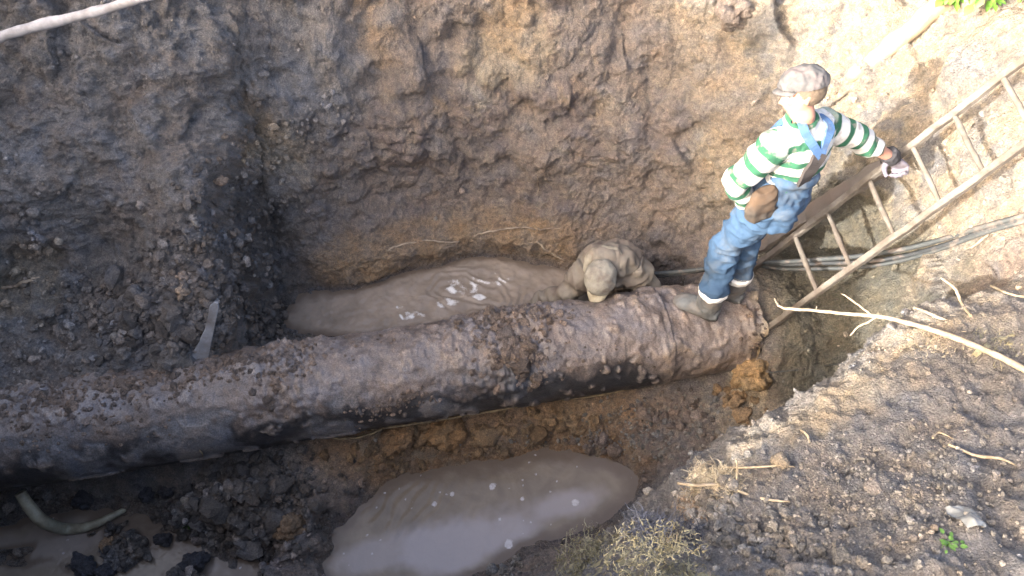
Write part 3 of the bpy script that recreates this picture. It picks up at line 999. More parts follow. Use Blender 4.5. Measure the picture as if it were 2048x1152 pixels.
# mud crumbs stuck on the pipe
pts, nr, cs_, ss = [], [], [], []
for (x0, sx, a0, sa, n_, s0) in [(-.08, .10, 85, 28, 200, .017), (.06, .07, 115, 16, 90, .020), (.16, .09, 70, 10, 90, .016), (-1.28, .07, 105, 22, 60, .015), (-1.2, .05, 75, 14, 40, .014), (-.62, .10, 150, 8, 50, .010), (-.85, .07, 160, 8, 40, .011),
                                 (-1.9, .3, 78, 12, 260, .015), (-2.6, .35, 85, 14, 260, .015), (-1.5, .15, 75, 10, 80, .013), (-2.1, .15, 115, 14, 60, .010), (-2.5, .12, 125, 10, 40, .011), (.4, .2, 115, 20, 60, .006), (-.4, 1.2, 68, 10, 140, .009), (1.40, .05, 140, 40, 90, .012)]:
    for i in range(n_):
        x = random.gauss(x0, sx)
        a = random.gauss(a0, sa)
        if x > 1.46: continue
        dvec = (ppt(x, a, 1) - ppt(x, a, 0)).normalized()
        h, nn, _, _ = pbvh.ray_cast(ppt(x, a, .6), -dvec)
        if h is None: continue
        pts.append(np.array(h)); nr.append(np.array(nn))
        cs_.append(np.array([.165, .125, .098]) * random.uniform(.55, 1.35)); ss.append(s0 * math.exp(random.gauss(0, .4)))
pc = scatter('mud_crust', np.array(pts), np.array(nr), np.array(cs_), ss, M_CLOD, .2, 8)
tag(pc, 'clotted crumbs of brown mud stuck on top of the pipe', 'mud', kind='stuff')


def clod(px, py, size, colr, label, name='clod', cat='clod', group=None, z=None, squash=.75, mat=None, seed=0, rough=.5):
    q = G(px, py)
    v = lumpify(ICO4[0], 500 + seed, rough, 1.0)
    v = v * (1 + .10 * pnoise(v + seed, 5, 3) + .06 * pnoise(v + seed, 11, 4) - .10 * (worley(v + seed, 4.5, 5)[0] - .5))[:, None]
    v = v * np.array([1, .8, squash]) * size
    v = v @ rotm(np.random.default_rng(seed + 3)).T
    c = np.repeat(np.array(colr)[None], len(v), 0)
    me = mesh_np(name, v, ICO4[1], mat or M_CLOD, True, c)
    o = link(name, me)
    o.location = q + Vector((0, 0, size * .25)) if z is None else JZ(px, py, z)
    tag(o, label, cat, group)
    return o


GK = 'dark lumps lying in the corner puddle'
for i, (px, py, s, lab) in enumerate([
        (168, 1132, .075, 'largest black lump of wet earth in the puddle, nearest the bottom left corner'),
        (215, 1142, .05, 'small black lump in the puddle right of the largest black lump'),
        (385, 1128, .085, 'big dark lump at the bottom edge below the mound'),
        (325, 1080, .05, 'dark lump where the mound runs into the puddle'),
        (295, 990, .050, 'dark rounded lump just below the pipe on the mound'),
        (335, 985, .045, 'dark rounded lump right of the one just below the pipe'),
        (170, 1000, .06, 'blackish lump under the shadowed pipe beside the pale curved hose')]):
    q = JZ(px, py, .06)
    o = clod(px, py, s, (.045, .044, .05), lab, group=GK, seed=i + 10)
    if o.location.z < .05: o.location = JZ(px, py, .05)
clod(215, 1092, .045, (.26, .17, .10), 'tan brown lump standing in the puddle among black lumps', seed=31)
clod(398, 1082, .035, (.24, .19, .16), 'pale pinkish lump at the water edge of the mound', seed=32)
clod(585, 1058, .09, (.17, .115, .07), 'orange brown clod at the right end of the mound by the water', seed=33)
clod(460, 1040, .055, (.17, .14, .11), 'grey brown clod in the middle of the mound under the pipe', seed=34)
clod(1745, 975, .035, (.24, .205, .175), 'pale brown stone lying on the near bank', 'stone', 'stone', seed=41, rough=.25)
clod(1868, 1058, .014, (.26, .21, .16), 'small tan stone beside the green weed', 'stone', 'stone', seed=42, rough=.25)
clod(1560, 925, .04, (.28, .23, .17), 'pale tan stone on the edge of the near bank', 'stone', 'stone', seed=43, rough=.25)
clod(365, 555, .032, (.34, .26, .20), 'upper of two pale lumps in the dark earth left of the inner pool', 'clod', 'clod', seed=44)
clod(367, 588, .045, (.33, .25, .18), 'lower and larger of two pale lumps in the dark earth left of the inner pool', 'clod', 'clod', seed=45)
clod(405, 550, .035, (.13, .125, .13), 'round grey lump at the edge above the slate board', 'clod', 'clod', seed=46)
clod(900, 862, .12, (.27, .165, .08), 'orange clay clod hanging on the bank right under the pipe', 'clod', 'clod', seed=47)
clod(800, 880, .10, (.25, .15, .075), 'yellowish clay clod left of the hanging one under the pipe', 'clod', 'clod', seed=48)
clod(1502, 750, .13, (.30, .20, .10), 'yellow clay block wedged under the torn end of the pipe', 'clod', 'clod', seed=49)
clod(1465, 30, .12, (.15, .12, .10), 'dark clod stuck in the sunny wall at the top edge', 'clod', 'clod', seed=50)
clod(440, 362, .035, (.33, .25, .19), 'pale pinkish lump on the wall above the dark recess', 'clod', 'clod', seed=51)
for k, (px, py) in enumerate([(1745, 860), (1690, 905), (1820, 880), (1600, 1000), (1920, 900), (1530, 1060), (1660, 1095)]):
    pass

# ------------------------------------------------------------------ ladder
M_WOOD = plain_material('muddy_wood', (.145, .13, .112), .85, 14, .5, .6, .005, dirt=(.09, .072, .058), stretch=(1, 1, 1))
M_PALEWOOD = plain_material('pale_wood', (.42, .37, .30), .7, 14, .25, .4, .003, dirt=(.22, .19, .15))
LB = J(1500, 541, 4.9)
LH = J(1808, 304, 4.05)
LW = Vector((.09, -.36, -.04))
LDIR = (LH - LB)
NRL = LDIR.cross(LW).normalized()


def bar_mesh(name, p, q, w_, h_, mat, parent, up=None, seg=14, wob=.0015, bev=.25):
    """a squared timber with softened edges"""
    d = (q - p).normalized()
    u = up if up is not None else Vector((0, 0, 1))
    s = d.cross(u).normalized()
    u = s.cross(d).normalized()
    prof = []
    for sx, sy in ((1, 1), (-1, 1), (-1, -1), (1, -1)):
        a = (sx * w_ / 2, sy * h_ / 2)
        b1 = (sx * w_ / 2 * (1 - bev), sy * h_ / 2)
        b2 = (sx * w_ / 2, sy * h_ / 2 * (1 - bev))
        prof += [b2, b1] if sx * sy > 0 else [b1, b2]
    bm = bmesh.new()
    prev = None
    for i in range(seg + 1):
        c = p.lerp(q, i / seg) + s * random.gauss(0, wob) + u * random.gauss(0, wob)
        ring = [bm.verts.new(c + s * (x * random.uniform(.93, 1.05)) + u * (y * random.uniform(.93, 1.05))) for x, y in prof]
        if prev:
            for k in range(len(ring)):
                bm.faces.new((prev[k], prev[(k + 1) % len(ring)], ring[(k + 1) % len(ring)], ring[k]))
        else:
            bm.faces.new(ring[::-1])
        prev = ring
    bm.faces.new(prev)
    bmesh.ops.recalc_face_normals(bm, faces=bm.faces)
    me = bpy.data.meshes.new(name)
    bm.to_mesh(me)
    bm.free()
    me.materials.append(mat)
    return link(name, me, parent)


def lad(t, side):
    base = LB + LDIR * t
    return base + LW * side * (1 - .10 * min(t, 1.6))


ladder = empty('ladder', LB + LW * .5 - Vector((0, 0, .12)))
tag(ladder, 'long wooden ladder with round rungs leaning against the sunny end of the pit', 'ladder')
bpy.context.view_layer.update()
TOPT = 2.05
bar_mesh('rail', lad(-.06, 0), lad(TOPT, 0), .033, .042, M_WOOD, ladder, NRL, 26)
bar_mesh('rail', lad(-.04, 1), lad(TOPT, 1), .033, .042, M_WOOD, ladder, NRL, 26)
# rungs where the photo shows them
for (px, py) in [(1590, 475), (1655, 425), (1738, 362), (1824, 295), (1908, 232), (2005, 155)]:
    # find t whose left rail projects on px
    best = min(((abs(1024 + 1600 * c.x / (c.y * CT + (CAMZ - c.z) * ST) - px), t) for t in [i * .005 for i in range(0, 400)] for c in [lad(t, 0)]))
    t = best[1]
    a, b = lad(t, -.06), lad(t - .03, 1.06)
    m_ = (a + b) / 2 + Vector((random.uniform(-.006, .006), 0, random.uniform(-.008, .008)))
    tube_mesh('rung', [a, m_, b], [.0125, .0145, .012], M_WOOD, 10, ladder, sub=5, wob=.0008)
    for e in (0, 1):
        tube_mesh('binding', [lad(t + .012, e) + NRL * .0 - LDIR * .014, lad(t + .012, e) + LDIR * .002], [.034, .034], M_PALEWOOD, 8, ladder, sub=2) if False else None

# muddy plank lying beside it
pb = J(1482, 520, 4.93) + Vector((0, .03, 0))
pt_ = J(1765, 335, 4.32)
plank = bar_mesh('plank', pb, pt_, .115, .035, plain_material('muddy_plank', (.125, .108, .092), .7, 9, .3, .5, .006, dirt=(.11, .085, .07)), None, NRL + Vector((0, -.3, .5)), 22, .003)
tag(plank, 'mud-brown plank slanting up along the left side of the ladder', 'plank')

# timber half sunk in the sandy wall top right
tb = [G(1600, 250, .0), G(1700, 150, .0), G(1800, 75, .0), G(1890, 0, .0), G(1890, 0) + (G(1890, 0) - G(1800, 75)) * .5]
log = tube_mesh('log', [tb[1] + Vector((0, 0, -.02)), tb[2], tb[3], tb[4]], [.04, .055, .06, .06], plain_material('earthy_log', (.30, .235, .16), .8, 12, .3, .6, .01, dirt=(.25, .19, .13)), 12, None, wob=.004)
tag(log, 'earth-coated round log bedded in the sandy wall above the man', 'log')

# pale pole across the top left
pa, pbb = J(-60, 92, 3.72), J(300, -9, 3.60)
pole = tube_mesh('pole', [pa, pa.lerp(pbb, .35) + Vector((0, 0, .006)), pa.lerp(pbb, .7) - Vector((0, 0, .004)), pbb, pbb + (pbb - pa) * .3], [.024, .025, .023, .022, .021],
                 plain_material('weathered_pole', (.44, .42, .42), .65, 20, .2, .4, .003, dirt=(.25, .23, .22)), 10, None, wob=.0012)
tag(pole, 'pale grey pole lying across the dark slope at the top left', 'pole')

# slate board stuck upright in the crumbly earth
b0, b1 = G(390, 712), G(424, 612)
b0 = b0 + Vector((0, -.02, -.05))
b1 = J(426, 604, (b1 - CAMP).dot(Vector((0, CT, -ST))) - .17)
bm_dir = (b1 - b0).normalized()
sl_ = (b1 - b0)
bm = bmesh.new()
s_ = Vector((.93, .1, 0)).normalized()
n_ = sl_.cross(s_).normalized()
outl = [(0.0, -.062), (.0, .060), (.25, .052), (.6, .045), (.9, .040), (.985, .030), (1.0, .008), (.95, -.012), (.6, -.004), (.3, -.030)]
fr = [bm.verts.new(b0 + sl_ * t + s_ * x + n_ * .009) for t, x in outl]
bk = [bm.verts.new(b0 + sl_ * t + s_ * x - n_ * .009) for t, x in outl]
bm.faces.new(fr)
bm.faces.new(bk[::-1])
for k in range(len(outl)):
    bm.faces.new((fr[k], bk[k], bk[(k + 1) % len(outl)], fr[(k + 1) % len(outl)]))
bmesh.ops.recalc_face_normals(bm, faces=bm.faces)
bmesh.ops.bevel(bm, geom=bm.edges[:], offset=.003, segments=1, affect='EDGES')
me = bpy.data.meshes.new('board')
bm.to_mesh(me)
me.materials.append(plain_material('slate_board', (.24, .25, .27), .5, 16, .25, .4, .004, dirt=(.14, .12, .11)))
board = link('board', me)
tag(board, 'grey slate-like board stuck upright in the dark earth behind the pipe', 'board')

# ------------------------------------------------------------------ hoses, wire
M_HOSE = plain_material('grey_hose', (.05, .056, .058), .7, 30, .15, .2, .002, dirt=(.16, .13, .11), dirt_amt=.3)
M_HOSE2 = plain_material('dark_hose', (.03, .034, .038), .7, 30, .15, .2, .002, dirt=(.16, .13, .11), dirt_amt=.3)


def JC(px, py, t, c=.03):
    """like J but never inside the earth"""
    g = G(px, py)
    tg = (g - CAMP).dot(Vector((0, CT, -ST)))
    return J(px, py, min(t, tg - c))


hose_pts = [(1300, 548, 5.15), (1390, 538, 5.08), (1480, 523, 4.95), (1560, 523, 4.72), (1640, 520, 4.60), (1720, 515, 4.50), (1800, 502, 4.38), (1880, 480, 4.26), (1960, 453, 4.10), (2048, 428, 3.95), (2150, 395, 3.75)]
for j, (off, ph, r, mt, lb) in enumerate([(0, 0.0, .014, M_HOSE, 'upper grey hose of the bundle sagging behind the ladder'),
                                          (9, 1.7, .013, M_HOSE2, 'middle dark hose of the bundle sagging behind the ladder'),
                                          (16, 3.1, .012, M_HOSE, 'lowest grey hose of the bundle sagging behind the ladder')]):
    pts = [JC(px + 3 * j, py + off * (1 if i > 2 else .35) + 3 * math.sin(i * .9 + ph), t + .018 * j) for i, (px, py, t) in enumerate(hose_pts)]
    if j == 2: pts = pts[2:]
    o = tube_mesh('hose', pts, r, mt, 8)
    tag(o, lb, 'hose', 'hoses running down into the pit')
o = tube_mesh('wire', [G(1535, 746, .02), G(1600, 738, .03), G(1650, 732, .02), G(1700, 722, .02)], .004, M_HOSE, 6)
tag(o, 'thin grey wire lying across the dark trench below the ladder', 'wire')
hb = [J(40, 985, 4.45), J(62, 1018, 4.48), J(90, 1045, 4.53), (JZ(130, 1058, .05)), JZ(180, 1052, .05), JZ(225, 1032, .06), JZ(262, 1012, .02)]
o = tube_mesh('hose', hb, [.030, .034, .036, .034, .028, .020, .012], plain_material('pale_hose', (.30, .29, .22), .4, 20, .25, .3, .004, dirt=(.16, .14, .10), dirt_amt=.4), 12)
tag(o, 'pale curved hose sunk in the murky puddle under the pipe', 'hose')

# ------------------------------------------------------------------ branches, roots
M_BARK = plain_material('dry_branch', (.40, .335, .24), .7, 40, .25, .5, .003, dirt=(.26, .20, .13))
M_ROOT = plain_material('root', (.33, .27, .20), .8, 30, .3, .5, .003, dirt=(.16, .12, .09))


def q_(px, py, t): return J(px, py, t)


br = empty('branch', J(1850, 655, 3.5))
tag(br, 'long bare pale branch reaching over the trench from the near bank', 'branch')
bpy.context.view_layer.update()
tube_mesh('stem', [JC(1553, 606, 3.86), JC(1570, 617, 3.84), JC(1640, 622, 3.78), JC(1700, 628, 3.7), JC(1760, 634, 3.62), JC(1830, 650, 3.52), JC(1900, 672, 3.44), JC(1980, 705, 3.36), JC(2060, 745, 3.28), JC(2150, 800, 3.15)],
          [.003, .0065, .008, .0085, .0095, .011, .0125, .013, .014, .016], M_BARK, 8, br, wob=.0012)
for pts, r in [([J(1553, 606, 3.86), J(1551, 602, 3.86), J(1549, 596, 3.87)], .003),
               ([J(1745, 632, 3.64), J(1720, 612, 3.66), J(1700, 598, 3.70), J(1683, 587, 3.73)], .0045),
               ([J(1752, 634, 3.63), J(1735, 645, 3.63), J(1715, 655, 3.66), J(1700, 672, 3.70)], .005),
               ([J(1632, 621, 3.79), J(1634, 612, 3.79)], .003), ([J(1850, 655, 3.5), J(1870, 647, 3.5), J(1905, 640, 3.5)], .007),
               ([J(1900, 672, 3.44), J(1915, 664, 3.42), J(1932, 663, 3.40)], .004)]:
    tube_mesh('twig', pts, [r * 1.1] + [r] * (len(pts) - 2) + [r * .5], M_BARK, 6, br, wob=.0008)

for pts, r, lab in [
        ([(1940, 627), (1922, 604), (1912, 580), (1898, 567), (1882, 556)], .007, 'pale forked twig standing up from the bank behind the branch'),
        ([(1832, 618), (1850, 626), (1872, 636), (1890, 641)], .007, 'short yellowish twig sticking out between branch and gully'),
        ([(1985, 574), (2010, 588), (2035, 596), (2055, 598)], .006, 'thin pale twig at the right edge above the branch'),
        ([(1355, 966), (1400, 971), (1450, 975), (1490, 990), (1540, 998), (1580, 1003)], .006, 'long thin pale stalk lying over the bank edge beside the dry tuft'),
        ([(1448, 935), (1500, 937), (1560, 936), (1585, 936)], .005, 'straight dry stalk lying just above the dry tuft'),
        ([(1472, 918), (1474, 945), (1476, 968)], .004, 'short upright stalk crossing the straight one'),
        ([(1900, 895), (1950, 915), (2000, 920), (2035, 932)], .006, 'thin pale stalk lying on the far right of the near bank'),
        ([(1600, 862), (1612, 872), (1622, 885)], .006, 'stubby pale twig on the edge of the near bank'),
        ([(1860, 880), (1880, 868), (1905, 878)], .004, 'tiny bent stalk on the near bank beside the gravel')]:
    z = [G(x, y, .012) for x, y in pts]
    if pts[0] == (1940, 627):
        z = [G(1940, 632, 0.01)] + [J(x, y, 3.62 + .03 * i) for i, (x, y) in enumerate(pts[1:])]
    if pts[0] == (1355, 966):
        zz = G(1450, 975, .02)
        tt = (zz - CAMP).dot(Vector((0, CT, -ST)))
        z[0], z[1] = J(1355, 966, tt + .06), J(1400, 971, tt + .02)
    if pts[0] == (1472, 918):
        zz = G(1476, 968, .01)
        tt = (zz - CAMP).dot(Vector((0, CT, -ST)))
        z = [J(1472, 918, tt - .05), J(1474, 945, tt - .03), zz]
    o = tube_mesh('twig', z, [r] * (len(z) - 1) + [r * .5], M_BARK, 6, None, wob=.0006)
    tag(o, lab, 'twig')

for k, (pts, r, lab) in enumerate([
        ([(775, 500), (800, 492), (850, 482), (900, 484), (940, 478), (960, 468), (1000, 461), (1040, 456), (1080, 458), (1130, 456)], .007, 'long pale root running along the foot of the wall above the inner pool'),
        ([(2100, 420), (2048, 432), (2005, 446), (1985, 455), (1975, 468), (1950, 490), (1935, 497)], .008, 'thin pale root dangling over the sunny bank at the right edge'),
        ([(1072, 482), (1090, 497), (1110, 512), (1130, 520)], .009, 'short tan root in the mud left of the crouching man'),
        ([(1074, 352), (1076, 372), (1075, 385)], .005, 'tiny upright pale root in the middle of the far wall'),
        ([(0, 578), (30, 572), (60, 562), (80, 556)], .010, 'pale root end at the left edge of the shelf')]):
    o = tube_mesh('root', [G(x, y, .008) for x, y in pts], [r] * (len(pts) - 1) + [r * .4], M_ROOT, 6, None, wob=.003)
    tag(o, lab, 'root')


# ------------------------------------------------------------------ tufts, weeds
def blades(name, base, nrm, n_, length, spread, width, mat, droop=.5, seed=0, lab=None, cat='grass tuft', curl=0.25):
    rg = random.Random(seed)
    bm = bmesh.new()
    mv = lumpify(ICO2[0], 700 + seed, .4, 1.2) * np.array([2.0 * spread, 2.0 * spread, .006])
    mvs = [bm.verts.new(Vector((base.x + q[0], base.y + q[1], drop(base.x + q[0], base.y + q[1])[0].z + q[2] - .012))) for q in mv]
    for t in ICO2[1]:
        bm.faces.new([mvs[k] for k in t])
    for i in range(n_):
        b = base + Vector((rg.gauss(0, spread), rg.gauss(0, spread), 0))
        if (b - base).length > 2 * spread: b = base.lerp(b, .4)
        h, nn = drop(b.x, b.y)
        b = Vector((b.x, b.y, h.z - .005))
        if abs(b.z - base.z) > .12: b.z = base.z - .02
        d = (nrm * .8 + Vector((rg.gauss(0, .6), rg.gauss(0, .6), rg.uniform(0, .6)))).normalized()
        L = length * rg.uniform(.4, 1.2)
        side = d.cross(Vector((rg.gauss(0, 1), rg.gauss(0, 1), rg.gauss(0, 1)))).normalized()
        wd_ = width * rg.uniform(.6, 1.3)
        prev = None
        p = b.copy()
        seg = 4
        for s in range(seg + 1):
            ww = wd_ * (1 - s / seg * .85)
            v1, v2 = bm.verts.new(p + side * ww), bm.verts.new(p - side * ww)
            v3 = bm.verts.new(p + d.cross(side) * ww * .6)
            if prev:
                bm.faces.new((prev[0], v1, v3, prev[2]))
                bm.faces.new((prev[2], v3, v2, prev[1]))
                bm.faces.new((prev[1], v2, v1, prev[0]))
            prev = (v1, v2, v3)
            p = p + d * L / seg
            d = (d + Vector((rg.gauss(0, curl), rg.gauss(0, curl), -droop * .35 + rg.gauss(0, curl * .5)))).normalized()
    me = bpy.data.meshes.new(name)
    bm.to_mesh(me)
    bm.free()
    me.materials.append(mat)
    o = link(name, me)
    tag(o, lab, cat)
    return o


M_STRAW = plain_material('straw', (.52, .45, .33), .75, 30, .4, .2, .002, dirt=(.25, .2, .13))
M_FIBRE = plain_material('grey_fibre', (.17, .18, .22), .7, 30, .4, .2, .002)
M_MOSS = plain_material('mossy_straw', (.30, .28, .19), .8, 30, .45, .2, .002, dirt=(.2, .17, .09))
M_LEAF = plain_material('leaf', (.07, .15, .03), .5, 20, .25, .1, .001)
UPV = Vector((0, -.2, 1)).normalized()
blades('grass_tuft', G(1425, 965), UPV, 1500, .06, .05, .0042, M_STRAW, .5, 1, 'bleached dry grass tuft on the tip of the near bank', curl=.6)
blades('grass_tuft', G(1400, 1005), UPV, 380, .05, .045, .0036, plain_material('brown_root_mat', (.27, .20, .14), .8, 30, .4, .2, .002), .8, 2, 'brown root mat hanging below the bleached tuft', curl=.7)
blades('grass_tuft', G(1300, 1062), UPV, 560, .10, .045, .0034, M_FIBRE, .3, 3, 'blue grey fibrous tuft on the lip of the near bank', curl=.5)
blades('grass_tuft', G(1350, 1075), UPV, 300, .06, .05, .0030, plain_material('dark_fibre', (.05, .055, .075), .7, 30, .4, .2, .002), .5, 13, 'dark matted tuft right of the blue grey one', curl=.6)
blades('grass_tuft', G(1190, 1125), UPV, 1500, .045, .095, .003, M_MOSS, .5, 4, 'yellowish moss tuft at the bottom edge, the left one of two', curl=.6)
blades('grass_tuft', G(1320, 1140), UPV, 1500, .040, .10, .003, M_MOSS, .5, 5, 'yellowish moss tuft at the bottom edge, the right one of two', curl=.6)
blades('grass_tuft', G(1860, 690), UPV, 180, .04, .05, .0018, M_STRAW, .8, 6, 'dry straw tuft under the pale branch', curl=.5)
blades('grass_tuft', G(1985, 690), UPV, 220, .04, .06, .0018, M_MOSS, .8, 7, 'greenish yellow tuft beside the branch near the right edge', curl=.5)
0 and blades('grass_tuft', G(1640, 770), UPV, 260, .035, .10, .0015, M_STRAW, .9, 8, 'thin strawy litter on the sunny lip of the near bank', curl=.5)
for pts, s in (([G(1130, 1118, .0), G(1128, 1100, .04), G(1138, 1085, .07)], 1), ([G(1345, 1120), G(1350, 1100, .03), G(1349, 1088, .05)], 2), ([G(1170, 1120), G(1172, 1100, .04)], 3)):
    o = tube_mesh('stalk', pts, .0035, M_STRAW, 6)
    tag(o, ['', 'curled straw stalk standing up from the left moss tuft', 'straw stalk standing behind the right moss tuft', 'short straw stalk in the left moss tuft'][s], 'stalk')


def leafy(name, base, n_, size, mat, lab, cat, spread=.03, hang=False, seed=0, stem_h=.05):
    rg = random.Random(seed)
    root = empty(name, base)
    tag(root, lab, cat)
    bpy.context.view_layer.update()
    bm = bmesh.new()
    for i in range(n_):
        a = rg.uniform(0, 6.28)
        r = abs(rg.gauss(0, spread))
        c = base + Vector((math.cos(a) * r, math.sin(a) * r, rg.uniform(.2, 1) * stem_h))
        d = Vector((math.cos(a), math.sin(a), rg.uniform(-.2, .8) if not hang else rg.uniform(-1, .3))).normalized()
        s = d.cross(Vector((0, 0, 1))).normalized()
        up_ = s.cross(d)
        L = size * rg.uniform(.6, 1.3)
        W = L * .36
        rows_ = []
        for t, ww in ((0, .08), (.25, .8), (.55, 1), (.8, .6), (1, .05)):
            p = c + d * L * t - up_ * (L * .25 * t * t)
            rows_.append((bm.verts.new(p - s * W * ww + up_ * W * ww * .3), bm.verts.new(p), bm.verts.new(p + s * W * ww + up_ * W * ww * .3)))
        for a_, b_ in zip(rows_, rows_[1:]):
            for k in (0, 1):
                f = bm.faces.new((a_[k], a_[k + 1], b_[k + 1], b_[k]))
                f.smooth = True
    me = bpy.data.meshes.new('foliage')
    bm.to_mesh(me)
    bm.free()
    me.materials.append(mat)
    link('foliage', me, root)
    tube_mesh('stem', [base - Vector((0, 0, .02)), base + Vector((.004, 0, stem_h * .5)), base + Vector((0, .004, stem_h * .9))], [.003, .0025, .0015], mat, 6, root)
    return root


leafy('weed', G(1892, 1092), 20, .020, M_LEAF, 'small bright green weed growing on the near bank', 'weed', .018, seed=1, stem_h=.03)
leafy('weed', G(382, 1050), 22, .018, plain_material('dark_leaf', (.05, .09, .02), .5, 20, .25, .1, .001), 'tiny dark green weed on the mound under the pipe', 'weed', .018, seed=2, stem_h=.03)
for px, lab, sd_ in ((1900, 'leftmost leafy green shoot overhanging the pit at the top right', 3), (1965, 'middle leafy green shoot overhanging the pit at the top right', 4), (2035, 'green leafy shoot overhanging in the top right corner', 5)):
    leafy('shrub', G(px, 2, .04), 60, .05, plain_material('shrub_leaf', (.12, .26, .04), .5, 20, .25, .1, .001), lab, 'shrub', .05, True, sd_, .10)  # lighter green than the weed leaves

# scrap of clear plastic on the near bank
v = []
bp_ = G(1935, 1030)
nx_, ny_ = 14, 18
pp = []
for i in range(nx_):
    for j in range(ny_):
        x, y = (i / (nx_ - 1) - .5) * .07, (j / (ny_ - 1) - .5) * .10
        pp.append((bp_.x + x * (1 - .4 * abs(j / ny_ - .5)), bp_.y + y, 0))
pp = np.array(pp)
n_ = pnoise(pp, 22, 8) * .010 + pnoise(pp, 50, 9) * .006
for k in range(len(pp)):
    h, nn = drop(pp[k, 0], pp[k, 1])
    pp[k, 2] = h.z + .02 + n_[k]
m, n, b = new_mat('plastic_film')
b.inputs['Base Color'].default_value = (.20, .21, .21, 1)
b.inputs['Roughness'].default_value = .25
me = mesh_np('plastic_scrap', np.concatenate([pp, pp - [0, 0, .003]]), np.concatenate([grid_quads(nx_, ny_), grid_quads(nx_, ny_)[:, ::-1] + nx_ * ny_]), m)
o = link('plastic_scrap', me)
tag(o, 'crumpled pale plastic scrap lying on the near bank at the right', 'plastic scrap')

# ------------------------------------------------------------------ people
def V(*a): return Vector(a)


def orient(d, ref):
    d = d.normalized()
    s = ref - d * ref.dot(d)
    if s.length < 1e-4:
        s = Vector((0, 0, 1)) - d * d.z
    s.normalize()
    return s, d.cross(s).normalized()


def loft(bm, secs, seg=24):
    """closed tube through sections (centre, side vector, half width, half depth); the section plane follows the path"""
    rings = []
    for i, (c, side, a, b) in enumerate(secs):
        d = (secs[min(i + 1, len(secs) - 1)][0] - secs[max(i - 1, 0)][0])
        s, f = orient(d, side)
        rings.append([bm.verts.new(c + s * (a * math.cos(2 * math.pi * k / seg)) + f * (b * math.sin(2 * math.pi * k / seg))) for k in range(seg)])
    for r0, r1 in zip(rings, rings[1:]):
        for k in range(seg):
            bm.faces.new((r0[k], r0[(k + 1) % seg], r1[(k + 1) % seg], r1[k]))
    for r, rev in ((rings[0], True), (rings[-1], False)):
        c = bm.verts.new(sum((v.co for v in r), Vector()) / seg)
        for k in range(seg):
            t = (c, r[(k + 1) % seg], r[k]) if rev else (c, r[k], r[(k + 1) % seg])
            bm.faces.new(t)


def ball(bm, c, r, rot=None):
    v, f = ICO2
    r = Vector(r) if hasattr(r, '__len__') else Vector((r, r, r))
    vs = []
    for p in v:
        q = Vector((p[0] * r.x, p[1] * r.y, p[2] * r.z))
        if rot is not None: q = rot @ q
        vs.append(bm.verts.new(c + q))
    for t in f:
        bm.faces.new([vs[i] for i in t])


def chain(bm, pts, rad, seg=14, n_=6):
    """tapered limb with round ends"""
    P2, R2 = [], []
    k = len(pts)
    for i in range(k - 1):
        for s in range(n_):
            t = s / n_
            P2.append(pts[i].lerp(pts[i + 1], t))
            R2.append(rad[i] * (1 - t) + rad[i + 1] * t)
    P2.append(pts[-1]); R2.append(rad[-1])
    # soften the corners
    for _ in range(2):
        Q = [P2[0]] + [(P2[i - 1] + P2[i] * 2 + P2[i + 1]) / 4 for i in range(1, len(P2) - 1)] + [P2[-1]]
        P2 = Q
    ref = Vector((.3, .8, .5))
    loft(bm, [(p, ref, r, r) for p, r in zip(P2, R2)], seg)
    ball(bm, P2[0], R2[0] * .98)
    ball(bm, P2[-1], R2[-1] * .98)


def fuse(name, bm, voxel, mat, parent=None, smooth=6, fold=None, attr=None, cut=None):
    """melt overlapping shapes into one continuous surface"""
    me0 = bpy.data.meshes.new(name)
    bmesh.ops.recalc_face_normals(bm, faces=bm.faces)
    bm.to_mesh(me0)
    bm.free()
    tmp = bpy.data.objects.new(name + '_tmp', me0)
    COL.objects.link(tmp)
    rm = tmp.modifiers.new('r', 'REMESH')
    rm.mode = 'VOXEL'
    rm.voxel_size = voxel
    if smooth:
        s = tmp.modifiers.new('s', 'SMOOTH')
        s.factor = .5
        s.iterations = smooth
    dg = bpy.context.evaluated_depsgraph_get()
    ev = tmp.evaluated_get(dg)
    me = bpy.data.meshes.new_from_object(ev)
    bpy.data.objects.remove(tmp)
    nv = len(me.vertices)
    co = np.zeros(nv * 3, dtype=np.float32)
    me.vertices.foreach_get('co', co)
    co = co.reshape(-1, 3).astype(float)
    no = np.zeros(nv * 3, dtype=np.float32)
    me.vertices.foreach_get('normal', no)
    no = no.reshape(-1, 3).astype(float)
    if fold is not None:
        co = co + no * fold(co)[:, None]
        me.vertices.foreach_set('co', co.astype(np.float32).ravel())
    for an, fn in (attr or {}).items():
        a = me.attributes.new(an, 'FLOAT', 'POINT')
        a.data.foreach_set('value', fn(co).astype(np.float32))
    if cut is not None:
        keep = cut(co)
        b2 = bmesh.new()
        b2.from_mesh(me)
        b2.verts.ensure_lookup_table()
        bmesh.ops.delete(b2, geom=[v for v, k_ in zip(b2.verts, keep) if not k_], context='VERTS')
        b2.to_mesh(me)
        b2.free()
    me.polygons.foreach_set('use_smooth', np.ones(len(me.polygons), dtype=bool))
    me.materials.clear()
    me.materials.append(mat)
    me.name = name
    return link(name, me, parent)


def folds(axis, f0=16, amp=.006, seed=0, amp2=.004):
    """cloth creases running round an axis"""
    ax_ = np.array(axis) / np.linalg.norm(axis)

    def fn(p):
        q = p + .03 * np.stack([pnoise(p, 6, seed + 1), pnoise(p, 6, seed + 2), pnoise(p, 6, seed + 3)], 1)
        al = q @ ax_
        st = p * .62 + np.outer(al, ax_) * .55
        r = 1 - np.abs(pnoise(st, f0, seed + 5)) * 2.2
        return amp * np.clip(r, -.8, 1) * 1.0 + amp2 * pnoise(p, f0 * 2, seed + 9)
    return fn


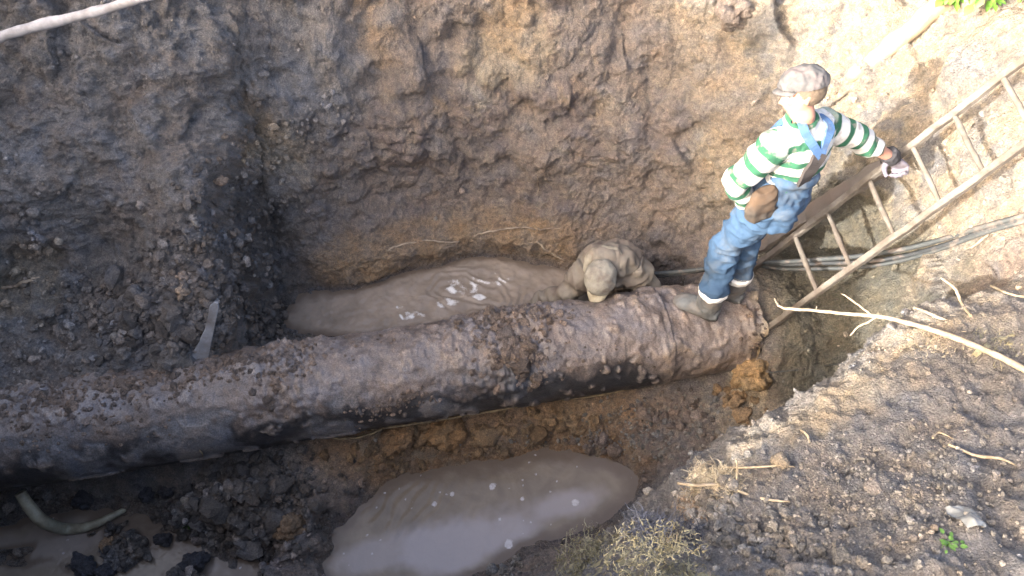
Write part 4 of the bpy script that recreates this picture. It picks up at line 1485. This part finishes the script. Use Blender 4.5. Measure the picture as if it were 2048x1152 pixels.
def seg_param(p, pts):
    """distance along the nearest bone of a polyline, and distance from it"""
    best = np.full(len(p), 9.)
    par = np.zeros(len(p))
    acc = 0
    for a, b in zip(pts, pts[1:]):
        a_, b_ = np.array(a), np.array(b)
        d = b_ - a_
        L = np.linalg.norm(d)
        t = np.clip(((p - a_) @ d) / L ** 2, 0, 1)
        ds = np.linalg.norm(p - (a_ + t[:, None] * d), axis=1)
        m_ = ds < best
        best = np.where(m_, ds, best)
        par = np.where(m_, acc + t * L, par)
        acc += L
    return par, best


M_SKIN = plain_material('skin', (.38, .20, .145), .55, 12, .08, .15, .001, spec=.4)
M_HAIR = plain_material('hair', (.12, .09, .065), .8, 60, .3, .3, .002)


def cloth_mat(name, colr, dirt=None, amt=.4, rough=.85, noise=9):
    return plain_material(name, colr, rough, noise, .22, .35, .003, .25, dirt, amt)


def head(bm, c, up, fwd, s=1.0):
    """skull, jaw, nose, brow, ears; up and fwd unit vectors; c = centre of the head"""
    up = up.normalized()
    fwd = (fwd - up * fwd.dot(up)).normalized()
    rt = fwd.cross(up).normalized()
    Rm = Matrix((rt, fwd, up)).transposed()
    def w_(x, y, z): return c + (rt * x + fwd * y + up * z) * s
    ball(bm, w_(0, -.008, .028), Vector((.076, .094, .088)) * s, Rm)
    ball(bm, w_(0, .018, -.035), Vector((.060, .068, .075)) * s, Rm)
    ball(bm, w_(0, .052, -.082), Vector((.030, .026, .024)) * s, Rm)
    ball(bm, w_(0, .080, .018), Vector((.046, .016, .010)) * s, Rm)
    ball(bm, w_(.034, .066, -.022), Vector((.022, .018, .018)) * s, Rm)
    ball(bm, w_(-.034, .066, -.022), Vector((.022, .018, .018)) * s, Rm)
    chain(bm, [w_(0, .084, .012), w_(0, .100, -.018), w_(0, .106, -.032)], [.008 * s, .011 * s, .014 * s], 10, 3)
    ball(bm, w_(0, .098, -.036), Vector((.018, .012, .010)) * s, Rm)
    ball(bm, w_(0, .082, -.056), Vector((.026, .012, .006)) * s, Rm)
    ball(bm, w_(0, .080, -.066), Vector((.022, .012, .007)) * s, Rm)
    for e in (-1, 1):
        ball(bm, w_(e * .079, -.004, -.010), Vector((.010, .020, .032)) * s, Rm)
        ball(bm, w_(e * .083, -.012, .002), Vector((.010, .018, .022)) * s, Rm)
    return w_, Rm


def eyes(name, w_, s, parent):
    for e in (-1, 1):
        bm = bmesh.new()
        bmesh.ops.create_icosphere(bm, subdivisions=3, radius=.012 * s)
        for v in bm.verts: v.co += w_(e * .030, .079, .004)
        for f in bm.faces: f.smooth = True
        me = bpy.data.meshes.new('eye')
        bm.to_mesh(me); bm.free()
        m, n, b = bpy.data.materials.get('eye') and (bpy.data.materials['eye'], None, None) or new_mat('eye')
        if b is not None:
            b.inputs['Base Color'].default_value = (.35, .33, .31, 1)
            b.inputs['Roughness'].default_value = .2
        me.materials.append(m)
        link('eye', me, parent)


def glove(bm, wrist, pdir, pnorm, thumb_side, curls, s=1.0, spread=.0, fatten=1.0):
    """palm with five bent fingers: pdir = wrist to knuckles, pnorm = out of the palm"""
    pdir = pdir.normalized()
    pnorm = (pnorm - pdir * pnorm.dot(pdir)).normalized()
    lat = pdir.cross(pnorm).normalized() * thumb_side
    L = .095 * s
    loft(bm, [(wrist - pdir * .01, lat, .030 * s, .022 * s), (wrist + pdir * .03 * s, lat, .036 * s, .019 * s), (wrist + pdir * .065 * s, lat, .043 * s, .018 * s), (wrist + pdir * L, lat, .041 * s, .014 * s)], 20)
    for k, (off, ln) in enumerate(((.031, .074), (.0105, .083), (-.0105, .077), (-.030, .060))):
        base = wrist + pdir * (L - .008 * s) + lat * off * s
        cur = curls[k]
        p, d = base.copy(), pdir.copy() + lat * off * spread
        pts = [p.copy()]
        for j, fr_ in enumerate((.45, .30, .25)):
            ang = cur * (.8, 1.0, .8)[j]
            d = (d * math.cos(ang) + pnorm * math.sin(ang)).normalized() if j == 0 else d
            if j > 0:
                perp = (d.cross(lat)).normalized()
                if perp.dot(pnorm * math.cos(cur * j) - pdir * math.sin(cur * j)) < 0: perp = -perp
                d = (d * math.cos(ang) + perp * math.sin(ang)).normalized()
            p = p + d * ln * fr_ * s
            pts.append(p.copy())
        chain(bm, pts, [.0105 * s * fatten, .0100 * s * fatten, .0092 * s * fatten, .0082 * s * fatten], 12, 4)
    tb_ = wrist + pdir * .028 * s + lat * .030 * s
    t1 = tb_ + (pdir * .5 + lat * .75 + pnorm * .35).normalized() * .036 * s
    t2 = t1 + (pdir * .8 + lat * .15 + pnorm * .65).normalized() * .030 * s
    t3 = t2 + (pdir * .6 - lat * .25 + pnorm * .8).normalized() * .024 * s
    chain(bm, [tb_, t1, t2, t3], [.017 * s, .0135 * s, .0115 * s, .0095 * s], 12, 4)


# ================= the man standing on the pipe, seen from behind
FW = V(-.80, .60, 0).normalized()          # the way he faces
RT = V(FW.y, -FW.x, 0).normalized()        # his right-hand side
if RT.x < 0: RT = -RT
AK_L, AK_R = V(1.14, 2.585, .86), V(1.30, 2.70, .86)
KN_L, KN_R = V(1.165, 2.69, 1.28), V(1.29, 2.78, 1.27)
HP_L, HP_R = V(1.25, 2.585, 1.71), V(1.345, 2.705, 1.70)
PEL = V(1.305, 2.645, 1.745)
WST = V(1.33, 2.655, 1.89)
CHS = V(1.335, 2.665, 2.04)
NCK = V(1.30, 2.665, 2.20)
SH_L, SH_R = V(1.175, 2.575, 2.12), V(1.455, 2.76, 2.09)
EL_L, WR_L = V(1.045, 2.565, 1.90), V(1.175, 2.60, 1.70)
EL_R, WR_R = V(1.70, 2.79, 1.94), V(1.905, 2.82, 1.80)
HD = V(1.272, 2.71, 2.315)
HUP = V(-.16, .42, .9).normalized()
HFW = V(-.95, -.05, -.20).normalized()
hipside = (HP_R - HP_L).normalized()
shside = (SH_R - SH_L).normalized()

bm = bmesh.new()
w_, Rm = head(bm, HD, HUP, HFW, .86)
loft(bm, [(NCK + V(0, 0, -.05), shside, .062, .058), (NCK + V(-.01, 0, .03), shside, .055, .055), (HD + V(.01, .0, -.06), shside, .055, .058)], 20)
loft(bm, [(PEL + V(0, 0, -.04), hipside, .14, .095), (WST, hipside, .125, .085), (CHS, shside, .15, .095), (NCK + V(0, 0, -.06), shside, .10, .065), (NCK, shside, .06, .05)], 24)
for a, b_, c in ((SH_L, EL_L, WR_L), (SH_R, EL_R, WR_R)):
    chain(bm, [a.lerp(CHS, .25), a, b_, c], [.05, .05, .038, .026])
for a, b_, c in ((HP_L, KN_L, AK_L), (HP_R, KN_R, AK_R)):
    chain(bm, [a, b_, c], [.078, .052, .036])
    ft = FW if a is HP_L else FW
    chain(bm, [c + V(0, 0, -.04), c + FW * .07 + V(0, 0, -.062)], [.030, .022])
man = fuse('person', bm, .0075, M_SKIN, None, 3)
tag(man, 'man in striped shirt and blue overalls standing on the pipe, one hand on the ladder', 'person')
eyes('eye', w_, 1.0, man)

# hair below the cap at the back
bm = bmesh.new()
ball(bm, w_(0, -.018, .022), Vector((.080, .092, .082)), Rm)


def above(c, n__, off):
    c_, nn_ = np.array(c), np.array(n__)
    return lambda p: ((p - c_) @ nn_) > off


hair = fuse('hair', bm, .006, M_HAIR, man, 1, lambda p: .002 * pnoise(p, 60, 3), None,
            lambda p: (((p - np.array(w_(0, 0, 0))) @ np.array(Rm.col[1])) < .015 - .6 * ((p - np.array(w_(0, 0, -.01))) @ np.array(Rm.col[2])) * -1) & (((p - np.array(w_(0, 0, 0))) @ np.array(Rm.col[2])) > -.045))

# cap with a visor, a little crushed
bm = bmesh.new()
ball(bm, w_(0, -.008, .058), Vector((.092, .108, .066)), Rm)
ball(bm, w_(0, -.02, .085), Vector((.075, .085, .050)), Rm)
ball(bm, w_(0, .045, .088), Vector((.055, .050, .040)), Rm)
M_CAP = cloth_mat('cap_cloth', (.085, .085, .088), (.14, .12, .12), .35, noise=30)
cap = fuse('cap', bm, .005, M_CAP, man, 2, folds((0, 0, 1), 22, .005, 50), None, above(w_(0, 0, .042), Rm.col[2], 0))
bm = bmesh.new()
prev = None
for t in range(9):
    a = R(-62 + t * 15.5)
    x, y = math.sin(a), math.cos(a)
    ring = [bm.verts.new(w_(x * .082, y * .090 - .004, .046)), bm.verts.new(w_(x * .086, y * .120 + .01 * y, .040 - .012 * x * x)), bm.verts.new(w_(x * .080, y * .134 + .014 * y, .031 - .018 * x * x)),
            bm.verts.new(w_(x * .080, y * .134 + .014 * y, .026 - .018 * x * x)), bm.verts.new(w_(x * .086, y * .120 + .01 * y, .034 - .012 * x * x)), bm.verts.new(w_(x * .082, y * .090 - .004, .040))]
    if prev:
        for k in range(6):
            bm.faces.new((prev[k], prev[(k + 1) % 6], ring[(k + 1) % 6], ring[k])).smooth = True
    prev = ring
bmesh.ops.recalc_face_normals(bm, faces=bm.faces)
me = bpy.data.meshes.new('visor')
bm.to_mesh(me); bm.free()
me.materials.append(M_CAP)
link('visor', me, cap)

# striped shirt: torso and sleeves
bm = bmesh.new()
loft(bm, [(PEL + V(.01, 0, .06), hipside, .140, .105), (WST, hipside, .140, .108), (CHS + V(0, 0, -.08), shside, .158, .116), (CHS, shside, .170, .120), (CHS + V(-.005, 0, .09), shside, .155, .104), (NCK + V(0, 0, -.045), shside, .115, .085), (NCK + V(-.003, 0, .015), shside, .072, .068)], 32)
chain(bm, [CHS.lerp(SH_L, .6) + V(0, 0, .02), SH_L, SH_L.lerp(EL_L, .5), EL_L, EL_L.lerp(WR_L, .85)], [.080, .074, .060, .055, .040])
chain(bm, [CHS.lerp(SH_R, .6) + V(0, 0, .02), SH_R, SH_R.lerp(EL_R, .5), EL_R, EL_R.lerp(WR_R, .25)], [.080, .074, .060, .053, .046])
TOR = [PEL, CHS, NCK]


def stripe(p):
    tl, dl = seg_param(p, [SH_L, EL_L, WR_L])
    tr_, dr = seg_param(p, [SH_R, EL_R, WR_R])
    axis = np.array((NCK - PEL).normalized())
    tt = (p - np.array(PEL)) @ axis
    # torso owns the points close to its axis
    _, dt = seg_param(p, [PEL, WST, CHS, NCK])
    s = tt
    left = (dl < .105) & (((p - np.array(SH_L)) @ np.array(-shside)) > -.015)
    right = (dr < .105) & (((p - np.array(SH_R)) @ np.array(shside)) > -.015)
    s = np.where(left, .41 - tl * .95, s)
    s = np.where(right, .41 - tr_ * .95, s)
    return s


m, n, b = new_mat('striped_cloth')
at = N(n, 'ShaderNodeAttribute', attribute_name='stripe')
tc = N(n, 'ShaderNodeTexCoord')
nz = noise_node(n, 12, 4, .5, tc.outputs['Object'])
ma = N(n, 'ShaderNodeMath', operation='MULTIPLY_ADD')
n.links.new(nz.outputs[0], ma.inputs[0]); ma.inputs[1].default_value = .022
n.links.new(at.outputs['Fac'], ma.inputs[2])
mo = N(n, 'ShaderNodeMath', operation='PINGPONG')
n.links.new(ma.outputs[0], mo.inputs[0]); mo.inputs[1].default_value = .045
rs = ramp(n, mo.outputs[0], [(0.0, (.50, .50, .48)), (.0265, (.50, .50, .48)), (.0280, (.028, .10, .06)), (.06, (.028, .10, .06))])
dn = noise_node(n, 22, 5, .6, tc.outputs['Object'])
dr_ = ramp(n, dn.outputs[0], [(.56, g3(0)), (.68, g3(.6))])
c = mixc(n, 'MIX', dr_.outputs[0], rs.outputs[0], (.25, .2, .18))
n.links.new(c, b.inputs['Base Color'])
b.inputs['Roughness'].default_value = .9
b.inputs['Specular IOR Level'].default_value = .2
_f1, _f2 = folds((0, 0, 1), 9, .009, 60), folds(tuple(EL_R - SH_R), 14, .006, 66)
shirt = fuse('shirt', bm, .007, m, man, 2, lambda p: 1.3 * _f1(p) + .9 * _f2(p), {'stripe': stripe},
             lambda p: ((p - np.array(NCK + V(0, 0, .028))) @ np.array([0, 0, 1.])) < 0)
# (the ramp works on 0..0.052; no rescaling)

# overalls: seat, two legs, bib waist
M_DENIM = cloth_mat('denim', (.044, .084, .148), (.10, .105, .105), .32, .9, 7)
bm = bmesh.new()
loft(bm, [(PEL + V(0, 0, -.10), hipside, .115, .105), (PEL + V(-.005, -.0, -.02), hipside, .152, .128), (PEL + V(0, 0, .06), hipside, .152, .124), (WST + V(0, 0, -.03), hipside, .142, .116), (WST + V(.005, 0, .04), hipside, .136, .110)], 32)
ball(bm, PEL - FW * .06 - hipside * .07 + V(0, 0, -.05), (.085, .085, .10))
ball(bm, PEL - FW * .06 + hipside * .07 + V(0, 0, -.05), (.085, .085, .10))
for a, b_, c in ((HP_L, KN_L, AK_L), (HP_R, KN_R, AK_R)):
    chain(bm, [a, a.lerp(b_, .5), b_, b_.lerp(c, .5), c + V(0, 0, .155)], [.100, .082, .071, .069, .066])
_d1 = folds((0, 0, 1), 9, .015, 70)
_d2 = folds((.5, .2, 1), 15, .006, 75)
overalls = fuse('overalls', bm, .007, M_DENIM, man, 2, lambda p: 1.2 * _d1(p) + 1.1 * _d2(p) + .004 * pnoise(p, 30, 7))
for c_ in (AK_L, AK_R):
    bm = bmesh.new()
    loft(bm, [(c_ + V(0, 0, .105), hipside, .082, .079), (c_ + V(0, 0, .125), hipside, .086, .083), (c_ + V(0, 0, .147), hipside, .084, .081)], 28)
    for f in bm.faces: f.smooth = True
    fuse('white_cuff', bm, .006, cloth_mat('white_band', (.78, .78, .76), (.45, .42, .38), .2), overalls, 1, folds((0, 0, 1), 20, .003, 77))

# straps: two over the shoulders meeting low on the back
BK = -FW


def strap(name, pts, hw, th, mat, parent, proj=None):
    bm = bmesh.new()
    P2 = []
    for i in range(len(pts) - 1):
        p0, p1, p2, p3 = pts[max(i - 1, 0)], pts[i], pts[i + 1], pts[min(i + 2, len(pts) - 1)]
        for s in range(6):
            t = s / 6
            P2.append(.5 * ((2 * p1) + (p2 - p0) * t + (2 * p0 - 5 * p1 + 4 * p2 - p3) * t * t + (-p0 + 3 * p1 - 3 * p2 + p3) * t ** 3))
    P2.append(pts[-1])
    sb = BVHTree.FromPolygons([v.co[:] for v in proj.data.vertices], [p.vertices[:] for p in proj.data.polygons])
    prev = None
    n_old = None
    R3, NN = [], []
    for p in P2:
        loc, nn, _, _ = sb.find_nearest(p)
        R3.append(loc); NN.append(nn)
    for _ in range(3):
        R3 = [R3[0]] + [(R3[i - 1] + R3[i] + R3[i + 1]) / 3 for i in range(1, len(R3) - 1)] + [R3[-1]]
        NN = [NN[0]] + [(NN[i - 1] + NN[i] + NN[i + 1]).normalized() for i in range(1, len(NN) - 1)] + [NN[-1]]
    for i, (p, nn) in enumerate(zip(R3, NN)):
        d = (R3[min(i + 1, len(R3) - 1)] - R3[max(i - 1, 0)]).normalized()
        s = d.cross(nn).normalized()
        o_ = p + nn * .009
        ring = [bm.verts.new(o_ + s * hw - nn * .012), bm.verts.new(o_ + s * hw + nn * th), bm.verts.new(o_ - s * hw + nn * th), bm.verts.new(o_ - s * hw - nn * .012)]
        if prev:
            for k in range(4):
                bm.faces.new((prev[k], prev[(k + 1) % 4], ring[(k + 1) % 4], ring[k]))
        else:
            bm.faces.new(ring)
        prev = ring
    bm.faces.new(prev[::-1])
    bmesh.ops.recalc_face_normals(bm, faces=bm.faces)
    me = bpy.data.meshes.new(name)
    bm.to_mesh(me); bm.free()
    me.materials.append(mat)
    return link(name, me, parent)


M_STRAP = cloth_mat('strap_denim', (.06, .12, .24), (.2, .2, .2), .2, .9, 12)
XC = CHS + BK * .14 + V(0, 0, .02)
tree_s = BVHTree.FromPolygons([v.co[:] for v in shirt.data.vertices], [p.vertices[:] for p in shirt.data.polygons])


def ons(px, py, alt=None):
    h, nn, _, _ = tree_s.ray_cast(CAMP, (J(px, py, 1.0) - CAMP).normalized())
    return h if h is not None else alt


def pth(l):
    return [q for q in (ons(*x) for x in l) if q is not None]


strap('strap', [NCK - shside * .07 + FW * .09 + V(0, 0, -.06)] + pth([(1594, 240), (1607, 262), (1622, 286), (1638, 312)]), .019, .004, M_STRAP, overalls, shirt)
strap('strap', [NCK + shside * .10 + FW * .09 + V(0, 0, -.06)] + pth([(1658, 250), (1654, 272), (1645, 294), (1638, 314)]), .019, .004, M_STRAP, overalls, shirt)
strap('back_panel', pth([(1640, 306), (1630, 325), (1616, 345), (1604, 366)]), .034, .004, cloth_mat('dark_elastic', (.045, .04, .04), (.10, .08, .08), .3), overalls, shirt)

# rubber boots standing on the curve of the pipe
M_BOOT = cloth_mat('muddy_boot', (.13, .14, .145), (.17, .15, .13), .45, .55, 14)
for c_ in (AK_L, AK_R):
    bm = bmesh.new()
    fw = V(-.86, .50, 0).normalized() if c_ is AK_L else V(-.80, .60, 0).normalized()
    sd_ = V(fw.y, -fw.x, 0)
    h, nn, _, _ = pbvh.ray_cast(Vector((c_.x, c_.y, 2)), Vector((0, 0, -1)))
    zt = h.z if h is not None else .76
    loft(bm, [(c_ + V(0, 0, .15), sd_, .072, .076), (c_ + V(0, 0, .04), sd_, .068, .073), (c_ + V(0, 0, -.03), sd_, .062, .066), (V(c_.x, c_.y, zt + .05), sd_, .055, .064)], 20)
    tz = [zt + .018, zt + .022, zt + .012, zt - .004]
    loft(bm, [(V(c_.x, c_.y, zt) - fw * .075 + V(0, 0, .045), sd_, .036, .030), (V(c_.x, c_.y, zt) - fw * .045 + V(0, 0, .045), sd_, .043, .044), (V(c_.x, c_.y, zt) + fw * .03 + V(0, 0, .05), sd_, .056, .056),
              (V(c_.x, c_.y, zt) + fw * .11 + V(0, 0, .036), sd_, .060, .044), (V(c_.x, c_.y, zt) + fw * .165 + V(0, 0, .022), sd_, .054, .034), (V(c_.x, c_.y, zt) + fw * .195 + V(0, 0, .012), sd_, .028, .018)], 22)
    bt = fuse('boot', bm, .006, M_BOOT, man, 3, folds((0, 0, 1), 20, .004, 80))
    bm = bmesh.new()
    outline = []
    for k in range(28):
        a = 2 * math.pi * k / 28
        x, y = math.sin(a), math.cos(a)
        ln = .135 if y > 0 else .145
        outline.append(V(c_.x, c_.y, 0) + fw * (.062 + y * .142) + sd_ * (x * (.052 if y > -.2 else .043)))
    top = [bm.verts.new(V(p.x, p.y, zt + .012 - .03 * max(0, (p - V(c_.x, c_.y, 0)).dot(fw) - .06))) for p in outline]
    bot = [bm.verts.new(V(p.x, p.y, zt - .010 - .04 * max(0, (p - V(c_.x, c_.y, 0)).dot(fw) - .06))) for p in outline]
    bm.faces.new(top); bm.faces.new(bot[::-1])
    for k in range(28):
        bm.faces.new((top[k], bot[k], bot[(k + 1) % 28], top[(k + 1) % 28]))
    bmesh.ops.recalc_face_normals(bm, faces=bm.faces)
    me = bpy.data.meshes.new('sole')
    bm.to_mesh(me); bm.free()
    me.materials.append(cloth_mat('sole_rubber', (.05, .05, .05), (.13, .11, .09), .4, .6, 14))
    link('sole', me, bt)

# gloves
M_GLOVE = cloth_mat('grey_glove', (.17, .16, .20), (.14, .12, .12), .35, .85, 25)
bm = bmesh.new()
hd_dir = (LH + LDIR * .01 - WR_R)
rail_u = LDIR.normalized()
pn = -hd_dir.normalized().cross(rail_u)
gp = V(.55, .12, -.55).normalized()
glove(bm, WR_R + V(.0, 0, -.005), gp, V(.05, -.6, -.6), 1, (1.15, 1.2, 1.2, 1.2), 1.05, 0, 1.12)
loft(bm, [(WR_R - gp * .035, RT, .036, .032), (WR_R + gp * .02, RT, .036, .030)], 18)
gl = fuse('glove', bm, .0042, M_GLOVE, man, 1, lambda p: .0015 * pnoise(p, 50, 5))
bm = bmesh.new()
loft(bm, [(WR_R - gp * .06, RT, .041, .037), (WR_R - gp * .03, RT, .042, .038), (WR_R + gp * .005, RT, .038, .033)], 20)
fuse('glove_cuff', bm, .005, cloth_mat('black_cuff', (.035, .035, .04), None, .3), man, 1, folds((0, 0, 1), 25, .003, 84))
# left hand rests on the hip, holding the other pair of limp work gloves
bm = bmesh.new()
hdL = V(.42, -.18, -.75).normalized()
glove(bm, WR_L, hdL, V(.25, .8, 0), -1, (.55, .6, .65, .7), 1.0, 0, 1.1)
fuse('glove', bm, .0042, cloth_mat('brown_glove', (.15, .12, .095), (.22, .16, .11), .4, .85, 25), man, 1, lambda p: .0015 * pnoise(p, 50, 6))
bm = bmesh.new()
obvh = BVHTree.FromPolygons([v.co[:] for v in overalls.data.vertices], [p.vertices[:] for p in overalls.data.polygons])
sbvh = BVHTree.FromPolygons([v.co[:] for v in shirt.data.vertices], [p.vertices[:] for p in shirt.data.polygons])


def on(tree, px, py):
    h, nn, _, _ = tree.ray_cast(CAMP, (J(px, py, 1.0) - CAMP).normalized())
    return h


PG = V(.93, .35, 0)
pg = on(obvh, 1524, 408) or (PEL - FW * .15 - hipside * .055)
loft(bm, [(pg + V(-.01, 0, .10), PG, .045, .022), (pg + V(-.005, -.005, .06), PG, .070, .032), (pg + V(.0, -.012, .0), PG, .088, .036), (pg + V(.01, -.010, -.055), PG, .082, .034), (pg + V(.02, 0, -.085), PG, .050, .020)], 24)
pk = fuse('tool_pouch', bm, .006, cloth_mat('pouch_cloth', (.06, .052, .045), (.09, .06, .04), .45, .85, 14), man, 2, folds((0, 0, 1), 14, .010, 88))

# ================= the man crouching in the mud behind the pipe
C_HD = V(.53, 2.80, .80)
C_NK = V(.56, 2.90, .82)
C_CH = V(.61, 2.97, .72)
C_PL = V(.68, 3.10, .38)
C_SL, C_SR = V(.46, 2.93, .66), V(.76, 2.93, .70)
C_EL, C_WL = V(.33, 2.91, .47), V(.17, 2.93, .33)
C_ER, C_WR = V(.86, 2.89, .52), V(.82, 2.84, .30)
cs_side = (C_SR - C_SL).normalized()
M_MUDCLOTH = cloth_mat('mud_soaked_cloth', (.20, .18, .15), (.145, .115, .095), .5, .7, 9)
bm = bmesh.new()
hup = V(-.10, -.62, .80).normalized()
hfw = V(-.18, -.62, -.76).normalized()
w2, Rm2 = head(bm, C_HD, hup, hfw, .92)
chain(bm, [C_HD + (C_NK - C_HD) * .35, C_NK], [.055, .06])
loft(bm, [(C_PL + V(0, 0, -.05), cs_side, .15, .10), (C_PL.lerp(C_CH, .5) + V(0, .03, .03), cs_side, .14, .10), (C_CH, cs_side, .15, .10), (C_NK, cs_side, .08, .06)], 24)
chain(bm, [C_SL, C_EL, C_WL], [.05, .04, .03])
chain(bm, [C_SR, C_ER, C_WR], [.05, .04, .03])
kl, kr = V(.50, 2.93, .16), V(.80, 2.95, .16)
chain(bm, [C_PL - cs_side * .09, kl, V(.56, 3.10, .0)], [.08, .06, .045])
chain(bm, [C_PL + cs_side * .09, kr, V(.80, 3.16, .02)], [.08, .06, .045])
crouch = fuse('person', bm, .0085, M_SKIN, None, 3)
tag(crouch, 'man in mud-soaked khaki jacket and cap crouching behind the pipe, head bent down', 'person')
eyes('eye', w2, 1.0, crouch)
bm = bmesh.new()
chain(bm, [C_NK, C_NK.lerp(C_HD, .45)], [.088, .078])
loft(bm, [(C_PL + V(0, 0, -.12), cs_side, .17, .13), (C_PL + V(-.01, .01, .05), cs_side, .17, .13), (C_PL.lerp(C_CH, .5) + V(0, .03, .03), cs_side, .172, .13), (C_CH + V(0, .0, .01), cs_side, .175, .125), (C_CH.lerp(C_NK, .55) + V(0, 0, .02), cs_side, .15, .10), (C_NK + V(0, -.01, 0), cs_side, .095, .08)], 32)
chain(bm, [C_CH.lerp(C_SL, .7), C_SL, C_SL.lerp(C_EL, .5), C_EL, C_EL.lerp(C_WL, .5), C_WL], [.085, .080, .068, .060, .052, .044])
chain(bm, [C_CH.lerp(C_SR, .7), C_SR, C_SR.lerp(C_ER, .5), C_ER, C_ER.lerp(C_WR, .7)], [.088, .085, .074, .064, .052])
_j1, _j2 = folds((0, .3, 1), 8, .018, 90), folds((1, 0, .3), 13, .014, 95)
jacket = fuse('jacket', bm, .0075, M_MUDCLOTH, crouch, 3, lambda p: 1.2 * _j1(p) + 1.2 * _j2(p))
# rolled collar behind the head
bm = bmesh.new()
ring = []
for k in range(15):
    a = R(-25 + k * 230 / 14)
    ring.append(C_NK + cs_side * (.105 * math.cos(a)) + V(-.05, .55, .6).normalized() * (.095 * math.sin(a)) + V(0, -.02, .0))
chain(bm, ring, [.024] * 4 + [.032] * 7 + [.024] * 4, 14, 3)
fuse('collar', bm, .006, cloth_mat('pale_mud_cloth', (.30, .28, .22), (.2, .165, .13), .35, .7, 12), jacket, 2, folds((1, 0, 0), 20, .005, 98))
# cap
bm = bmesh.new()
ball(bm, w2(0, -.008, .040), Vector((.096, .112, .088)), Rm2)
M_CAP2 = cloth_mat('khaki_cap', (.26, .245, .205), (.15, .125, .105), .40, .8, 20)
cap2 = fuse('cap', bm, .005, M_CAP2, crouch, 2, folds((0, 1, .3), 16, .005, 110), None, above(w2(0, 0, .012), (Rm2.col[2] + Rm2.col[1] * .15).normalized(), 0))
bm = bmesh.new()
prev = None
for t in range(9):
    a = R(-60 + t * 15)
    x, y = math.sin(a), math.cos(a)
    ring = [bm.verts.new(w2(x * .086, y * .100 - .004, .024)), bm.verts.new(w2(x * .086, y * .140 + .012 * y, .010 - .012 * x * x)), bm.verts.new(w2(x * .080, y * .160 + .02 * y, -.004 - .02 * x * x)),
            bm.verts.new(w2(x * .080, y * .160 + .02 * y, -.010 - .02 * x * x)), bm.verts.new(w2(x * .086, y * .140 + .012 * y, .003 - .012 * x * x)), bm.verts.new(w2(x * .086, y * .100 - .004, .016))]
    if prev:
        for k in range(6):
            bm.faces.new((prev[k], prev[(k + 1) % 6], ring[(k + 1) % 6], ring[k])).smooth = True
    prev = ring
bmesh.ops.recalc_face_normals(bm, faces=bm.faces)
me = bpy.data.meshes.new('visor')
bm.to_mesh(me); bm.free()
me.materials.append(cloth_mat('visor_cloth', (.42, .38, .28), (.25, .21, .15), .3, .8, 20))
link('visor', me, cap2)
M_G2 = cloth_mat('muddy_glove', (.26, .21, .165), (.18, .14, .11), .4, .6, 20)
bm = bmesh.new()
glove(bm, C_WL, (C_WL - C_EL).normalized() + V(0, 0, -.1), V(.1, -.5, -.8), 1, (.3, .35, .4, .45), 1.05, 0, 1.1)
fuse('glove', bm, .0045, M_G2, crouch, 1)
bm = bmesh.new()
glove(bm, C_WR, V(-.2, -.2, -.9), V(-.6, .5, 0), 1, (.5, .5, .6, .6), 1.05, 0, 1.1)
fuse('glove', bm, .0045, M_G2, crouch, 1)
bm = bmesh.new()
for s, k_, hp in ((-1, kl, V(.56, 3.12, .04)), (1, kr, V(.80, 3.16, .04))):
    chain(bm, [C_PL + cs_side * .09 * s + V(0, 0, -.02), k_, hp], [.11, .088, .07])
fuse('trousers', bm, .009, M_MUDCLOTH, crouch, 2, folds((0, 0, 1), 12, .006, 120))
